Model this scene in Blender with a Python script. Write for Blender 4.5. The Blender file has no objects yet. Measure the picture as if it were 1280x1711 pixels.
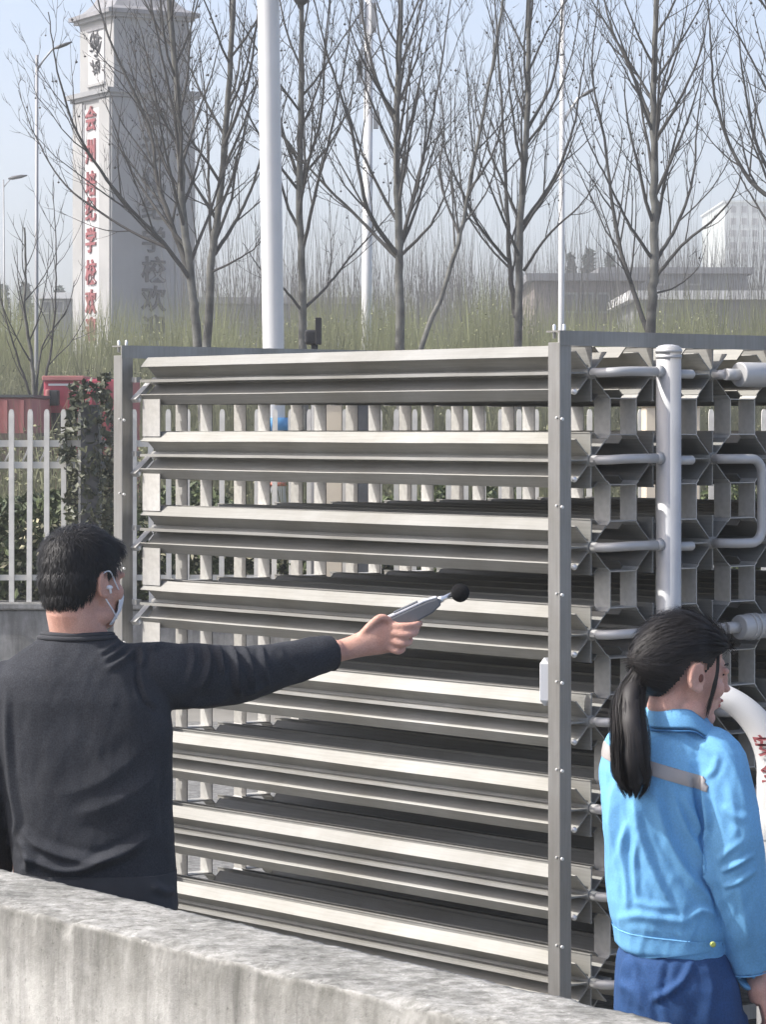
import bpy, bmesh, math, random
import numpy as np
from mathutils import Vector, Matrix, noise

# ------------------------------------------------------------------ camera, sky, sun, exposure
sc = bpy.context.scene
col = sc.collection
CAMZ = 1.95
FPX = 5200.0                      # focal length in photograph pixels (1280 wide): a long zoom
cam_d = bpy.data.cameras.new('camera')
cam = bpy.data.objects.new('camera', cam_d)
col.objects.link(cam)
cam.location = (0, 0, CAMZ)
cam.rotation_euler = (math.pi / 2, 0, 0)
cam_d.sensor_width = 36.0
cam_d.lens = FPX / 1711.0 * 36.0
cam_d.shift_y = -143.5 / 1711.0
cam_d.clip_start = 0.1
cam_d.clip_end = 5000
sc.camera = cam

SUN_EL = math.radians(47)
SUN_AZ = math.atan2(-0.985, -0.17)      # towards the sun: image left, a little to the camera's side
sun_to = Vector((math.sin(SUN_AZ) * math.cos(SUN_EL), math.cos(SUN_AZ) * math.cos(SUN_EL), math.sin(SUN_EL)))
world = bpy.data.worlds.new('World')
sc.world = world
world.use_nodes = True
wn = world.node_tree.nodes
sky = wn.new('ShaderNodeTexSky')
sky.sky_type = 'NISHITA'
sky.sun_disc = False
sky.sun_elevation = SUN_EL
sky.sun_rotation = SUN_AZ % (2 * math.pi)
sky.air_density = 0.6
sky.dust_density = 3.4
sky.ozone_density = 0.4
wn['Background'].inputs['Strength'].default_value = 0.15
world.node_tree.links.new(sky.outputs['Color'], wn['Background'].inputs['Color'])
sl = bpy.data.lights.new('sun', 'SUN')
sl.energy = 3.0
sl.angle = math.radians(0.55)
sl.color = (1.0, 0.97, 0.925)
so = bpy.data.objects.new('sun', sl)
col.objects.link(so)
so.rotation_euler = (-sun_to).to_track_quat('-Z', 'Y').to_euler()
so.location = (-20, -5, 30)
sc.view_settings.view_transform = 'Standard'
sc.view_settings.look = 'None'
sc.view_settings.exposure = 1.02
sc.view_settings.gamma = 1.0
sc.view_settings.use_curve_mapping = False
sc.cycles.use_denoising = True
sc.cycles.max_bounces = 6
sc.cycles.transparent_max_bounces = 6
sc.cycles.volume_bounces = 0


# ------------------------------------------------------------------ helpers
def W(px, py, d):
    """point at distance d (metres along the view) seen at photograph pixel px, py"""
    return Vector(((px - 640) / FPX * d, d, CAMZ - (py - 712) / FPX * d))


ORIG = {}


def tag(o, label=None, cat=None, group=None, kind=None):
    if label: o['label'] = label
    if cat: o['category'] = cat
    if group: o['group'] = group
    if kind: o['kind'] = kind
    return o


def empty(name, loc, label=None, cat=None, group=None, rz=0.0):
    o = bpy.data.objects.new(name, None)
    col.objects.link(o)
    o.location = loc
    o.rotation_euler = (0, 0, rz)
    o.empty_display_size = 0.1
    ORIG[o.name] = Vector(loc)
    return tag(o, label, cat, group)


def link(name, me, mat, parent=None, local=False, base=None):
    """one mesh object. Vertices are given in world space unless local."""
    o = bpy.data.objects.new(name, me)
    col.objects.link(o)
    if mat is not None and not me.materials:
        me.materials.append(mat)
    if parent is not None:
        o.parent = parent
        if not local:
            off = ORIG[parent.name]
            me.transform(Matrix.Translation(-off))
            ORIG[o.name] = off
        else:
            ORIG[o.name] = Vector((0, 0, 0))
    else:
        b = Vector(base) if base is not None else Vector((0, 0, 0))
        if b.length > 0:
            me.transform(Matrix.Translation(-b))
            o.location = b
        ORIG[o.name] = b
    return o


class MB:
    def __init__(self):
        self.v = []
        self.f = []
        self.s = []

    def add(self, vs, fs, smooth=False):
        n = len(self.v)
        self.v.extend([tuple(p) for p in vs])
        for f in fs:
            self.f.append(tuple(i + n for i in f))
            self.s.append(smooth)

    def box(self, a, b):
        x0, y0, z0 = a
        x1, y1, z1 = b
        vs = [(x0, y0, z0), (x1, y0, z0), (x1, y1, z0), (x0, y1, z0), (x0, y0, z1), (x1, y0, z1), (x1, y1, z1), (x0, y1, z1)]
        self.add(vs, [(0, 3, 2, 1), (4, 5, 6, 7), (0, 1, 5, 4), (1, 2, 6, 5), (2, 3, 7, 6), (3, 0, 4, 7)])

    def obox(self, c, ax, ay, az):
        """box by centre and three half-extent vectors"""
        c, ax, ay, az = Vector(c), Vector(ax), Vector(ay), Vector(az)
        vs = [c + sx * ax + sy * ay + sz * az for sz in (-1, 1) for sx, sy in ((-1, -1), (1, -1), (1, 1), (-1, 1))]
        self.add(vs, [(0, 3, 2, 1), (4, 5, 6, 7), (0, 1, 5, 4), (1, 2, 6, 5), (2, 3, 7, 6), (3, 0, 4, 7)])

    def plate(self, p, q, t, x0, x1):
        """a flat strip from p to q in the y,z plane with thickness t, extruded x0..x1"""
        p, q = Vector((0, p[0], p[1])), Vector((0, q[0], q[1]))
        d = (q - p)
        L = d.length
        d.normalize()
        n = Vector((0, -d.z, d.y))
        c = (p + q) / 2
        c.x = (x0 + x1) / 2
        self.obox(c, (abs(x1 - x0) / 2, 0, 0), d * (L / 2), n * (t / 2))

    def tube(self, path, radii, n=8, caps=True, smooth=True, flat=1.0):
        path = [Vector(p) for p in path]
        if not hasattr(radii, '__len__'):
            radii = [radii] * len(path)
        k = len(path)
        prev = None
        rings = []
        for i, p in enumerate(path):
            t = (path[min(i + 1, k - 1)] - path[max(i - 1, 0)])
            if t.length < 1e-9: t = Vector((0, 0, 1))
            t.normalize()
            if prev is None:
                ref = Vector((0, 0, 1)) if abs(t.z) < 0.9 else Vector((0, 1, 0))
                a = t.cross(ref).normalized()
            else:
                a = (prev - t * prev.dot(t))
                if a.length < 1e-6: a = t.orthogonal()
                a.normalize()
            prev = a
            b = t.cross(a)
            rings.append([p + radii[i] * (math.cos(2 * math.pi * j / n) * a + flat * math.sin(2 * math.pi * j / n) * b) for j in range(n)])
        base = len(self.v)
        for r in rings:
            self.v.extend([tuple(q) for q in r])
        for i in range(k - 1):
            for j in range(n):
                j2 = (j + 1) % n
                self.f.append((base + i * n + j, base + i * n + j2, base + (i + 1) * n + j2, base + (i + 1) * n + j))
                self.s.append(smooth)
        if caps:
            self.f.append(tuple(base + j for j in range(n))[::-1]); self.s.append(False)
            self.f.append(tuple(base + (k - 1) * n + j for j in range(n))); self.s.append(False)

    def ellipsoid(self, c, r, R=None, nu=20, nv=12):
        c = Vector(c)
        vs, fs = [], []
        for i in range(nv + 1):
            th = math.pi * i / nv
            for j in range(nu):
                ph = 2 * math.pi * j / nu
                p = Vector((r[0] * math.sin(th) * math.cos(ph), r[1] * math.sin(th) * math.sin(ph), r[2] * math.cos(th)))
                if R is not None: p = R @ p
                vs.append(c + p)
        for i in range(nv):
            for j in range(nu):
                j2 = (j + 1) % nu
                fs.append((i * nu + j, (i + 1) * nu + j, (i + 1) * nu + j2, i * nu + j2))
        self.add(vs, fs, True)

    def loft(self, rings, smooth=True):
        """closed loft of equal-length rings"""
        n = len(rings[0])
        base = len(self.v)
        for r in rings: self.v.extend([tuple(p) for p in r])
        for i in range(len(rings) - 1):
            for j in range(n):
                j2 = (j + 1) % n
                self.f.append((base + i * n + j, base + i * n + j2, base + (i + 1) * n + j2, base + (i + 1) * n + j)); self.s.append(smooth)
        self.f.append(tuple(base + j for j in range(n))[::-1]); self.s.append(False)
        m = base + (len(rings) - 1) * n
        self.f.append(tuple(m + j for j in range(n))); self.s.append(False)

    def mesh(self, name='m'):
        me = bpy.data.meshes.new(name)
        me.from_pydata(self.v, [], self.f)
        me.polygons.foreach_set('use_smooth', self.s)
        me.update()
        return me

    def build(self, name, mat, parent=None, local=False, base=None):
        return link(name, self.mesh(name), mat, parent, local, base)


def instance(name, me, parent, loc=(0, 0, 0), rot=(0, 0, 0)):
    o = bpy.data.objects.new(name, me)
    col.objects.link(o)
    o.parent = parent
    o.location = loc
    o.rotation_euler = rot
    return o


def bevel_mesh(me, w, seg=2, angle=40):
    bm = bmesh.new(); bm.from_mesh(me)
    es = [e for e in bm.edges if len(e.link_faces) == 2 and e.calc_face_angle(0) > math.radians(angle)]
    bmesh.ops.bevel(bm, geom=es, offset=w, segments=seg, affect='EDGES', profile=0.6)
    bm.to_mesh(me); bm.free()
    return me


# ------------------------------------------------------------------ materials
def newmat(name):
    m = bpy.data.materials.new(name)
    m.use_nodes = True
    nt = m.node_tree
    return m, nt, nt.nodes['Principled BSDF']


def mat(name, c, rough=0.6, metal=0.0, var=0.12, scale=6.0, bump=0.0, bscale=60.0, sub=0.0, spec=0.5, stretch=None, c2=None, detail=5, crease=0.0, fine=None):
    """a procedural material: base colour broken up by object-space noise"""
    m, nt, b = newmat(name)
    b.inputs['Roughness'].default_value = rough
    b.inputs['Metallic'].default_value = metal
    b.inputs['Specular IOR Level'].default_value = spec
    if sub:
        b.inputs['Subsurface Weight'].default_value = sub
        b.inputs['Subsurface Radius'].default_value = (0.012, 0.005, 0.003)
        b.inputs['Subsurface Scale'].default_value = 0.6
    tc = nt.nodes.new('ShaderNodeTexCoord')
    mp = nt.nodes.new('ShaderNodeMapping')
    nt.links.new(tc.outputs['Object'], mp.inputs['Vector'])
    if stretch: mp.inputs['Scale'].default_value = stretch
    nz = nt.nodes.new('ShaderNodeTexNoise')
    nz.inputs['Scale'].default_value = scale
    nz.inputs['Detail'].default_value = detail
    nt.links.new(mp.outputs['Vector'], nz.inputs['Vector'])
    rp = nt.nodes.new('ShaderNodeValToRGB')
    if c2 is None:
        lo = tuple(max(0, x * (1 - var)) for x in c)
        hi = tuple(min(1, x * (1 + var)) for x in c)
    else:
        lo, hi = c, c2
    rp.color_ramp.elements[0].position = 0.32
    rp.color_ramp.elements[1].position = 0.68
    rp.color_ramp.elements[0].color = (*lo, 1)
    rp.color_ramp.elements[1].color = (*hi, 1)
    nt.links.new(nz.outputs['Fac'], rp.inputs['Fac'])
    if fine:
        # yarn-level or pore-level colour variation
        n4 = nt.nodes.new('ShaderNodeTexNoise'); n4.inputs['Scale'].default_value = fine[0]; n4.inputs['Detail'].default_value = 3
        nt.links.new(tc.outputs['Object'], n4.inputs['Vector'])
        r4 = nt.nodes.new('ShaderNodeMapRange'); r4.inputs['From Min'].default_value = 0.3; r4.inputs['From Max'].default_value = 0.7
        r4.inputs['To Min'].default_value = 1 - fine[1]; r4.inputs['To Max'].default_value = 1 + fine[1]
        nt.links.new(n4.outputs['Fac'], r4.inputs['Value'])
        s4 = nt.nodes.new('ShaderNodeVectorMath'); s4.operation = 'SCALE'
        nt.links.new(rp.outputs['Color'], s4.inputs[0]); nt.links.new(r4.outputs['Result'], s4.inputs['Scale'])
        nt.links.new(s4.outputs['Vector'], b.inputs['Base Color'])
    else:
        nt.links.new(rp.outputs['Color'], b.inputs['Base Color'])
    if bump:
        n2 = nt.nodes.new('ShaderNodeTexNoise')
        n2.inputs['Scale'].default_value = bscale
        n2.inputs['Detail'].default_value = 4
        nt.links.new(mp.outputs['Vector'], n2.inputs['Vector'])
        bp = nt.nodes.new('ShaderNodeBump')
        bp.inputs['Strength'].default_value = bump
        bp.inputs['Distance'].default_value = 0.01
        nt.links.new(n2.outputs['Fac'], bp.inputs['Height'])
        nt.links.new(bp.outputs['Normal'], b.inputs['Normal'])
        if crease:
            # sharp creasing of woven cloth, running mostly downwards
            m3 = nt.nodes.new('ShaderNodeMapping'); m3.inputs['Scale'].default_value = (1.0, 1.0, 0.42); m3.inputs['Rotation'].default_value = (0, 0.35, 0)
            nt.links.new(tc.outputs['Object'], m3.inputs['Vector'])
            n3 = nt.nodes.new('ShaderNodeTexNoise'); n3.noise_type = 'RIDGED_MULTIFRACTAL'
            n3.inputs['Scale'].default_value = 7.0; n3.inputs['Detail'].default_value = 3.0; n3.inputs['Roughness'].default_value = 0.45; n3.inputs['Distortion'].default_value = 0.6
            nt.links.new(m3.outputs['Vector'], n3.inputs['Vector'])
            b3 = nt.nodes.new('ShaderNodeBump'); b3.inputs['Strength'].default_value = crease; b3.inputs['Distance'].default_value = 0.022
            nt.links.new(n3.outputs['Fac'], b3.inputs['Height'])
            nt.links.new(b3.outputs['Normal'], bp.inputs['Normal'])
    return m


def aluminium(name, c, rough, metal, streak=(2, 60, 60)):
    """drawn aluminium: fine streaks along the length, faint dirty patches"""
    m, nt, b = newmat(name)
    tc = nt.nodes.new('ShaderNodeTexCoord')
    mp = nt.nodes.new('ShaderNodeMapping')
    mp.inputs['Scale'].default_value = streak
    nt.links.new(tc.outputs['Object'], mp.inputs['Vector'])
    nz = nt.nodes.new('ShaderNodeTexNoise')
    nz.inputs['Scale'].default_value = 3.0
    nz.inputs['Detail'].default_value = 6
    nt.links.new(mp.outputs['Vector'], nz.inputs['Vector'])
    n2 = nt.nodes.new('ShaderNodeTexNoise')
    n2.inputs['Scale'].default_value = 2.3
    n2.inputs['Detail'].default_value = 7
    n2.inputs['Roughness'].default_value = 0.65
    nt.links.new(tc.outputs['Object'], n2.inputs['Vector'])
    rp = nt.nodes.new('ShaderNodeValToRGB')
    rp.color_ramp.elements[0].position = 0.3
    rp.color_ramp.elements[1].position = 0.75
    rp.color_ramp.elements[0].color = (c[0] * 0.70, c[1] * 0.675, c[2] * 0.62, 1)
    rp.color_ramp.elements[1].color = (*c, 1)
    nt.links.new(n2.outputs['Fac'], rp.inputs['Fac'])
    mx = nt.nodes.new('ShaderNodeMix'); mx.data_type = 'RGBA'; mx.blend_type = 'MULTIPLY'
    mx.inputs[0].default_value = 0.35
    nt.links.new(rp.outputs['Color'], mx.inputs[6])
    r2 = nt.nodes.new('ShaderNodeValToRGB')
    r2.color_ramp.elements[0].position = 0.35; r2.color_ramp.elements[1].position = 0.65
    r2.color_ramp.elements[0].color = (0.6, 0.6, 0.6, 1)
    nt.links.new(nz.outputs['Fac'], r2.inputs['Fac'])
    nt.links.new(r2.outputs['Color'], mx.inputs[7])
    # every length a little different: object-wise tone and a film of dust
    oi = nt.nodes.new('ShaderNodeObjectInfo')
    om = nt.nodes.new('ShaderNodeMapRange'); om.inputs['To Min'].default_value = 0.86; om.inputs['To Max'].default_value = 1.08
    nt.links.new(oi.outputs['Random'], om.inputs['Value'])
    cx = nt.nodes.new('ShaderNodeVectorMath'); cx.operation = 'SCALE'
    nt.links.new(mx.outputs[2], cx.inputs[0]); nt.links.new(om.outputs['Result'], cx.inputs['Scale'])
    nt.links.new(cx.outputs['Vector'], b.inputs['Base Color'])
    mr = nt.nodes.new('ShaderNodeMapRange')
    mr.inputs['To Min'].default_value = rough - 0.08
    mr.inputs['To Max'].default_value = rough + 0.12
    nt.links.new(nz.outputs['Fac'], mr.inputs['Value'])
    nt.links.new(mr.outputs['Result'], b.inputs['Roughness'])
    b.inputs['Metallic'].default_value = metal
    bp = nt.nodes.new('ShaderNodeBump')
    bp.inputs['Strength'].default_value = 0.08
    bp.inputs['Distance'].default_value = 0.004
    nt.links.new(n2.outputs['Fac'], bp.inputs['Height'])
    nt.links.new(bp.outputs['Normal'], b.inputs['Normal'])
    return m


def concrete(name, light, dark, streaks=True, spots=1.0, topz=None):
    """weathered concrete: vertical run-off streaks on the sides, mottled lichen on the top"""
    m, nt, b = newmat(name)
    N, L = nt.nodes.new, nt.links.new
    tc = N('ShaderNodeTexCoord')
    geo = N('ShaderNodeNewGeometry')
    sep = N('ShaderNodeSeparateXYZ'); L(geo.outputs['Normal'], sep.inputs[0])
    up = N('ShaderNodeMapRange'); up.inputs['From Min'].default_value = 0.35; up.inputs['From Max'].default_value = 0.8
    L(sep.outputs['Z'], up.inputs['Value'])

    def nz(scale, stretch=None, detail=6, rough=0.6):
        mp = N('ShaderNodeMapping')
        if stretch: mp.inputs['Scale'].default_value = stretch
        L(tc.outputs['Object'], mp.inputs['Vector'])
        n = N('ShaderNodeTexNoise'); n.inputs['Scale'].default_value = scale
        n.inputs['Detail'].default_value = detail; n.inputs['Roughness'].default_value = rough
        L(mp.outputs['Vector'], n.inputs['Vector'])
        return n.outputs['Fac']

    def ramp(src, p0, p1, c0, c1):
        r = N('ShaderNodeValToRGB')
        r.color_ramp.elements[0].position = p0; r.color_ramp.elements[1].position = p1
        r.color_ramp.elements[0].color = (*c0, 1); r.color_ramp.elements[1].color = (*c1, 1)
        L(src, r.inputs['Fac'])
        return r.outputs['Color']

    def mix(fac, a, bb, blend='MIX'):
        x = N('ShaderNodeMix'); x.data_type = 'RGBA'; x.blend_type = blend
        if isinstance(fac, float): x.inputs[0].default_value = fac
        else: L(fac, x.inputs[0])
        L(a, x.inputs[6]); L(bb, x.inputs[7])
        return x.outputs[2]

    side0 = ramp(nz(5, detail=8), 0.35, 0.65, tuple(x * 0.86 for x in light), light)
    if streaks:
        st = ramp(nz(7, (1, 1, 0.13), 8, 0.7), 0.46, 0.70, (1, 1, 1), (0.40, 0.40, 0.40))
        st2 = ramp(nz(24, (1, 1, 0.12), 8, 0.7), 0.52, 0.74, (1, 1, 1), (0.5, 0.5, 0.48))
        side0 = mix(0.8, side0, st, 'MULTIPLY')
        side0 = mix(0.6, side0, st2, 'MULTIPLY')
        blot = ramp(nz(16, None, 9, 0.75), 0.44, 0.62, (0.62, 0.62, 0.60), (1, 1, 1))
        side0 = mix(0.45, side0, blot, 'MULTIPLY')
    if topz:
        # grime washed over the edge: a ragged dark band of stain below the coping
        sp = N('ShaderNodeSeparateXYZ'); L(tc.outputs['Object'], sp.inputs[0])
        rag = N('ShaderNodeMath'); rag.operation = 'MULTIPLY_ADD'
        L(nz(11, (1, 1, 0.25), 8, 0.7), rag.inputs[0]); rag.inputs[1].default_value = 0.42; L(sp.outputs['Z'], rag.inputs[2])
        gr = ramp(rag.outputs[0], 0.0, 1.0, (1, 1, 1), (0.5, 0.5, 0.5))
        gm = N('ShaderNodeMapRange'); gm.inputs['From Min'].default_value = topz + 0.02; gm.inputs['From Max'].default_value = topz + 0.25
        L(rag.outputs[0], gm.inputs['Value'])
        dk = N('ShaderNodeRGB'); dk.outputs[0].default_value = (0.36, 0.36, 0.345, 1)
        dm = N('ShaderNodeMix'); dm.data_type = 'RGBA'; dm.blend_type = 'MULTIPLY'
        L(gm.outputs['Result'], dm.inputs[0]); L(side0, dm.inputs[6]); L(dk.outputs[0], dm.inputs[7])
        side0 = dm.outputs[2]
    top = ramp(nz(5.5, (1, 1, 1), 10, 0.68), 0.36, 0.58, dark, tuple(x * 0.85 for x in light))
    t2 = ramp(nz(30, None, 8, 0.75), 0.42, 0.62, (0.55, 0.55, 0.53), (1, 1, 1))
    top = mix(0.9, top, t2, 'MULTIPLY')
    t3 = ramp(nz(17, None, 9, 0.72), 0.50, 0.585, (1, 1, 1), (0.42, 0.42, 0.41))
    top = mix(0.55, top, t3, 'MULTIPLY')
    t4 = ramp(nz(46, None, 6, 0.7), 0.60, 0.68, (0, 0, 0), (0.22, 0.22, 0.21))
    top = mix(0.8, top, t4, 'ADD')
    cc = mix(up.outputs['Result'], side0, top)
    pit = ramp(nz(60, None, 4, 0.8), 0.30, 0.40, (0.35, 0.35, 0.34), (1, 1, 1))
    cc = mix(0.6 * spots, cc, pit, 'MULTIPLY')
    L(cc, b.inputs['Base Color'])
    b.inputs['Roughness'].default_value = 0.92
    b.inputs['Specular IOR Level'].default_value = 0.2
    bp = N('ShaderNodeBump'); bp.inputs['Strength'].default_value = 0.55; bp.inputs['Distance'].default_value = 0.006
    L(nz(90, None, 8, 0.75), bp.inputs['Height'])
    L(bp.outputs['Normal'], b.inputs['Normal'])
    return m


M = {}
M['alu'] = aluminium('aluminium_fin', (0.345, 0.347, 0.333), 0.60, 0.32)
M['alu_frame'] = aluminium('aluminium_frame', (0.37, 0.37, 0.365), 0.45, 0.85, (40, 40, 2))
M['alu_clip'] = aluminium('aluminium_bracket', (0.56, 0.56, 0.545), 0.55, 0.2, (20, 20, 20))
M['pipe'] = mat('stainless_pipe', (0.47, 0.47, 0.465), 0.55, 0.45, 0.08, 8, 0.05, 30)
M['pipe_white'] = mat('white_painted_pipe', (0.50, 0.50, 0.49), 0.28, 0.0, 0.05, 5, 0.03, 20)
M['bolt'] = mat('zinc_bolt', (0.75, 0.75, 0.74), 0.35, 0.6, 0.1, 30)
M['box_grey'] = mat('pale_grey_enamel', (0.62, 0.63, 0.64), 0.4, 0.0, 0.05, 8)
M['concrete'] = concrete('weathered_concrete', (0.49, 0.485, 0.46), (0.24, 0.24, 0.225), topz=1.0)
M['concrete2'] = concrete('grey_render', (0.28, 0.28, 0.275), (0.19, 0.19, 0.185), True, 0.5)
M['ground'] = mat('ground', (0.17, 0.165, 0.15), 0.95, 0, 0.3, 0.8, 0.4, 20)
M['fence'] = mat('cream_fence_paint', (0.60, 0.585, 0.54), 0.55, 0, 0.12, 9)
M['beige'] = mat('beige_render', (0.56, 0.49, 0.38), 0.8, 0, 0.1, 3)
M['darkgrey'] = mat('dark_grey_steel', (0.075, 0.077, 0.08), 0.5, 0.2, 0.15, 10)
M['black'] = mat('black_plastic', (0.014, 0.014, 0.016), 0.55, 0, 0.2, 20)
M['foam'] = mat('black_foam', (0.012, 0.012, 0.013), 0.95, 0, 0.4, 300, 0.6, 900, spec=0.15)
M['polewhite'] = mat('white_pole_paint', (0.60, 0.605, 0.60), 0.38, 0, 0.04, 3)
M['blue'] = mat('blue_band', (0.10, 0.30, 0.55), 0.5, 0, 0.1, 5)
M['redband'] = mat('red_band', (0.55, 0.16, 0.10), 0.5, 0, 0.1, 5)
M['lamp_grey'] = mat('galvanised_pole', (0.26, 0.265, 0.275), 0.5, 0.3, 0.1, 2)
M['bark'] = mat('bark', (0.050, 0.050, 0.047), 0.9, 0, 0.35, 4, 0.5, 30, spec=0.2, c2=(0.17, 0.17, 0.155))
M['twig'] = mat('twig', (0.060, 0.058, 0.055), 0.9, 0, 0.3, 3, spec=0.2)
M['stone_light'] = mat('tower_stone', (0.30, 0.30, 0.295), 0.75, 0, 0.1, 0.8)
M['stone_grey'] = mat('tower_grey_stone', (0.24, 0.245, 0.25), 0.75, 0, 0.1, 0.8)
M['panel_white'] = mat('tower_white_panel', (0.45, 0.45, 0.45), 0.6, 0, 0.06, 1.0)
M['slate'] = mat('roof_slate', (0.20, 0.20, 0.21), 0.7, 0, 0.2, 2)
M['red_text'] = mat('red_lettering', (0.24, 0.06, 0.065), 0.6, 0, 0.15, 2)
M['dark_text'] = mat('dark_lettering', (0.045, 0.045, 0.05), 0.6, 0, 0.15, 2)
M['red_paint'] = mat('crimson_truck_paint', (0.36, 0.05, 0.075), 0.4, 0, 0.12, 2)
M['red_pale'] = mat('faded_and_lit_red', (0.36, 0.14, 0.13), 0.6, 0, 0.15, 2)
M['glass'] = mat('dark_window_glass', (0.03, 0.035, 0.04), 0.12, 0, 0.1, 3)
M['undergrowth_brown'] = mat('shadowed_undergrowth', (0.10, 0.075, 0.06), 0.85, 0, 0.2, 3)  # dull brown of shadowed undergrowth
M['tyre'] = mat('tyre_rubber', (0.02, 0.02, 0.02), 0.85, 0, 0.2, 10)
M['bld_grey'] = mat('grey_render_building', (0.20, 0.205, 0.215), 0.85, 0, 0.15, 0.25)
M['bld_brown'] = mat('brownish_building_wall', (0.25, 0.215, 0.20), 0.85, 0, 0.15, 0.2)
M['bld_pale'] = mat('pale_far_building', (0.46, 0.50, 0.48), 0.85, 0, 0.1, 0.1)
M['far_frame'] = mat('dull_window_frame', (0.33, 0.325, 0.32), 0.8, 0, 0.1, 1)
M['far_pane'] = mat('grey_far_glass', (0.13, 0.135, 0.14), 0.5, 0, 0.1, 1)
M['fascia'] = mat('white_fascia', (0.62, 0.62, 0.61), 0.6, 0, 0.1, 0.8)
M['thicket'] = mat('spring_thicket', (0.20, 0.205, 0.115), 0.9, 0, 0.3, 0.9, c2=(0.33, 0.345, 0.19), spec=0.2)
M['thicket_d'] = mat('grey_green_thicket', (0.12, 0.123, 0.08), 0.9, 0, 0.3, 1.2, c2=(0.22, 0.225, 0.135), spec=0.2)
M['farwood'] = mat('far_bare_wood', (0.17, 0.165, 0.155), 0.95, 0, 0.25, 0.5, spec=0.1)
M['leaf'] = mat('hedge_leaf', (0.028, 0.045, 0.020), 0.6, 0, 0.4, 5, c2=(0.12, 0.15, 0.06), spec=0.4)
M['ivy'] = mat('ivy_leaf', (0.026, 0.034, 0.020), 0.5, 0, 0.4, 6, c2=(0.095, 0.10, 0.055), spec=0.5)
M['conifer'] = mat('far_conifer', (0.05, 0.07, 0.06), 0.9, 0, 0.3, 1)
M['blossom'] = mat('pale_blossom', (0.62, 0.58, 0.38), 0.8, 0, 0.2, 8)
# people
M['skin'] = mat('skin', (0.50, 0.27, 0.205), 0.55, 0, 0.07, 26, 0.12, 220, sub=0.15, spec=0.3, c2=(0.58, 0.345, 0.275), fine=(330, 0.10))
M['skin_w'] = mat('skin_fair', (0.56, 0.315, 0.25), 0.55, 0, 0.06, 26, 0.10, 220, sub=0.15, spec=0.3, c2=(0.62, 0.38, 0.31), fine=(330, 0.08))
M['shirt'] = mat('charcoal_sweatshirt', (0.034, 0.0365, 0.043), 0.92, 0, 0.12, 14, 0.25, 500, spec=0.2, crease=0.7, fine=(300, 0.30))
M['shirt_rib'] = mat('charcoal_rib', (0.048, 0.050, 0.056), 0.92, 0, 0.12, 14, 0.3, 400, spec=0.2)
M['jacket'] = mat('sky_blue_workwear', (0.165, 0.41, 0.68), 0.75, 0, 0.06, 10, 0.12, 600, spec=0.25, crease=1.0, fine=(260, 0.10))
M['jacket_d'] = mat('jacket_seam_blue', (0.05, 0.17, 0.36), 0.8, 0, 0.08, 10, spec=0.2)
M['tape'] = mat('grey_reflective_tape', (0.36, 0.335, 0.32), 0.45, 0.1, 0.08, 20)
M['trousers'] = mat('navy_trousers', (0.026, 0.072, 0.19), 0.8, 0, 0.12, 12, 0.15, 500, spec=0.25, crease=1.0, fine=(260, 0.16))
M['trousers_m'] = mat('dark_trousers', (0.03, 0.031, 0.036), 0.85, 0, 0.12, 12)
M['hair'] = mat('black_hair', (0.011, 0.011, 0.012), 0.55, 0, 0.35, 40, spec=0.4)
M['hair_w'] = mat('black_brown_hair', (0.014, 0.012, 0.012), 0.58, 0, 0.35, 40, spec=0.4)
M['mask'] = mat('white_mask', (0.74, 0.76, 0.80), 0.85, 0, 0.04, 60, 0.1, 300)
M['button'] = mat('brass_green_button', (0.40, 0.45, 0.12), 0.4, 0.3, 0.1, 30)
M['meter'] = mat('dark_grey_meter', (0.10, 0.105, 0.115), 0.5, 0, 0.08, 30)
M['meter_l'] = mat('pale_grey_meter', (0.50, 0.51, 0.54), 0.45, 0, 0.06, 30)
M['chrome'] = mat('bright_steel', (0.8, 0.8, 0.8), 0.2, 0.8, 0.05, 30)
M['shoe'] = mat('black_shoe', (0.02, 0.02, 0.022), 0.5, 0, 0.2, 20)
M['ear_shade'] = mat('ear_hollow_shade', (0.16, 0.06, 0.045), 0.7, 0, 0.1, 30)  # dark skin tone painting the shade inside the ear
M['lip'] = mat('lip', (0.45, 0.17, 0.15), 0.5, 0, 0.1, 30)

# ------------------------------------------------------------------ ground
g = MB()
g.add([(-2500, -300, 0), (2500, -300, 0), (2500, 4000, 0), (-2500, 4000, 0)], [(0, 1, 2, 3)])
tag(g.build('ground', M['ground']), 'dusty grey brown open ground under the whole yard', None, None, 'structure')
yd = MB()
yd.add([(-12, 2, 0.004), (14, 2, 0.004), (14, 20.5, 0.004), (-12, 20.5, 0.004)], [(0, 1, 2, 3)])
tag(yd.build('yard_paving', M['concrete2']), 'grey concrete paving of the yard around the vaporizer', None, None, 'structure')

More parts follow.
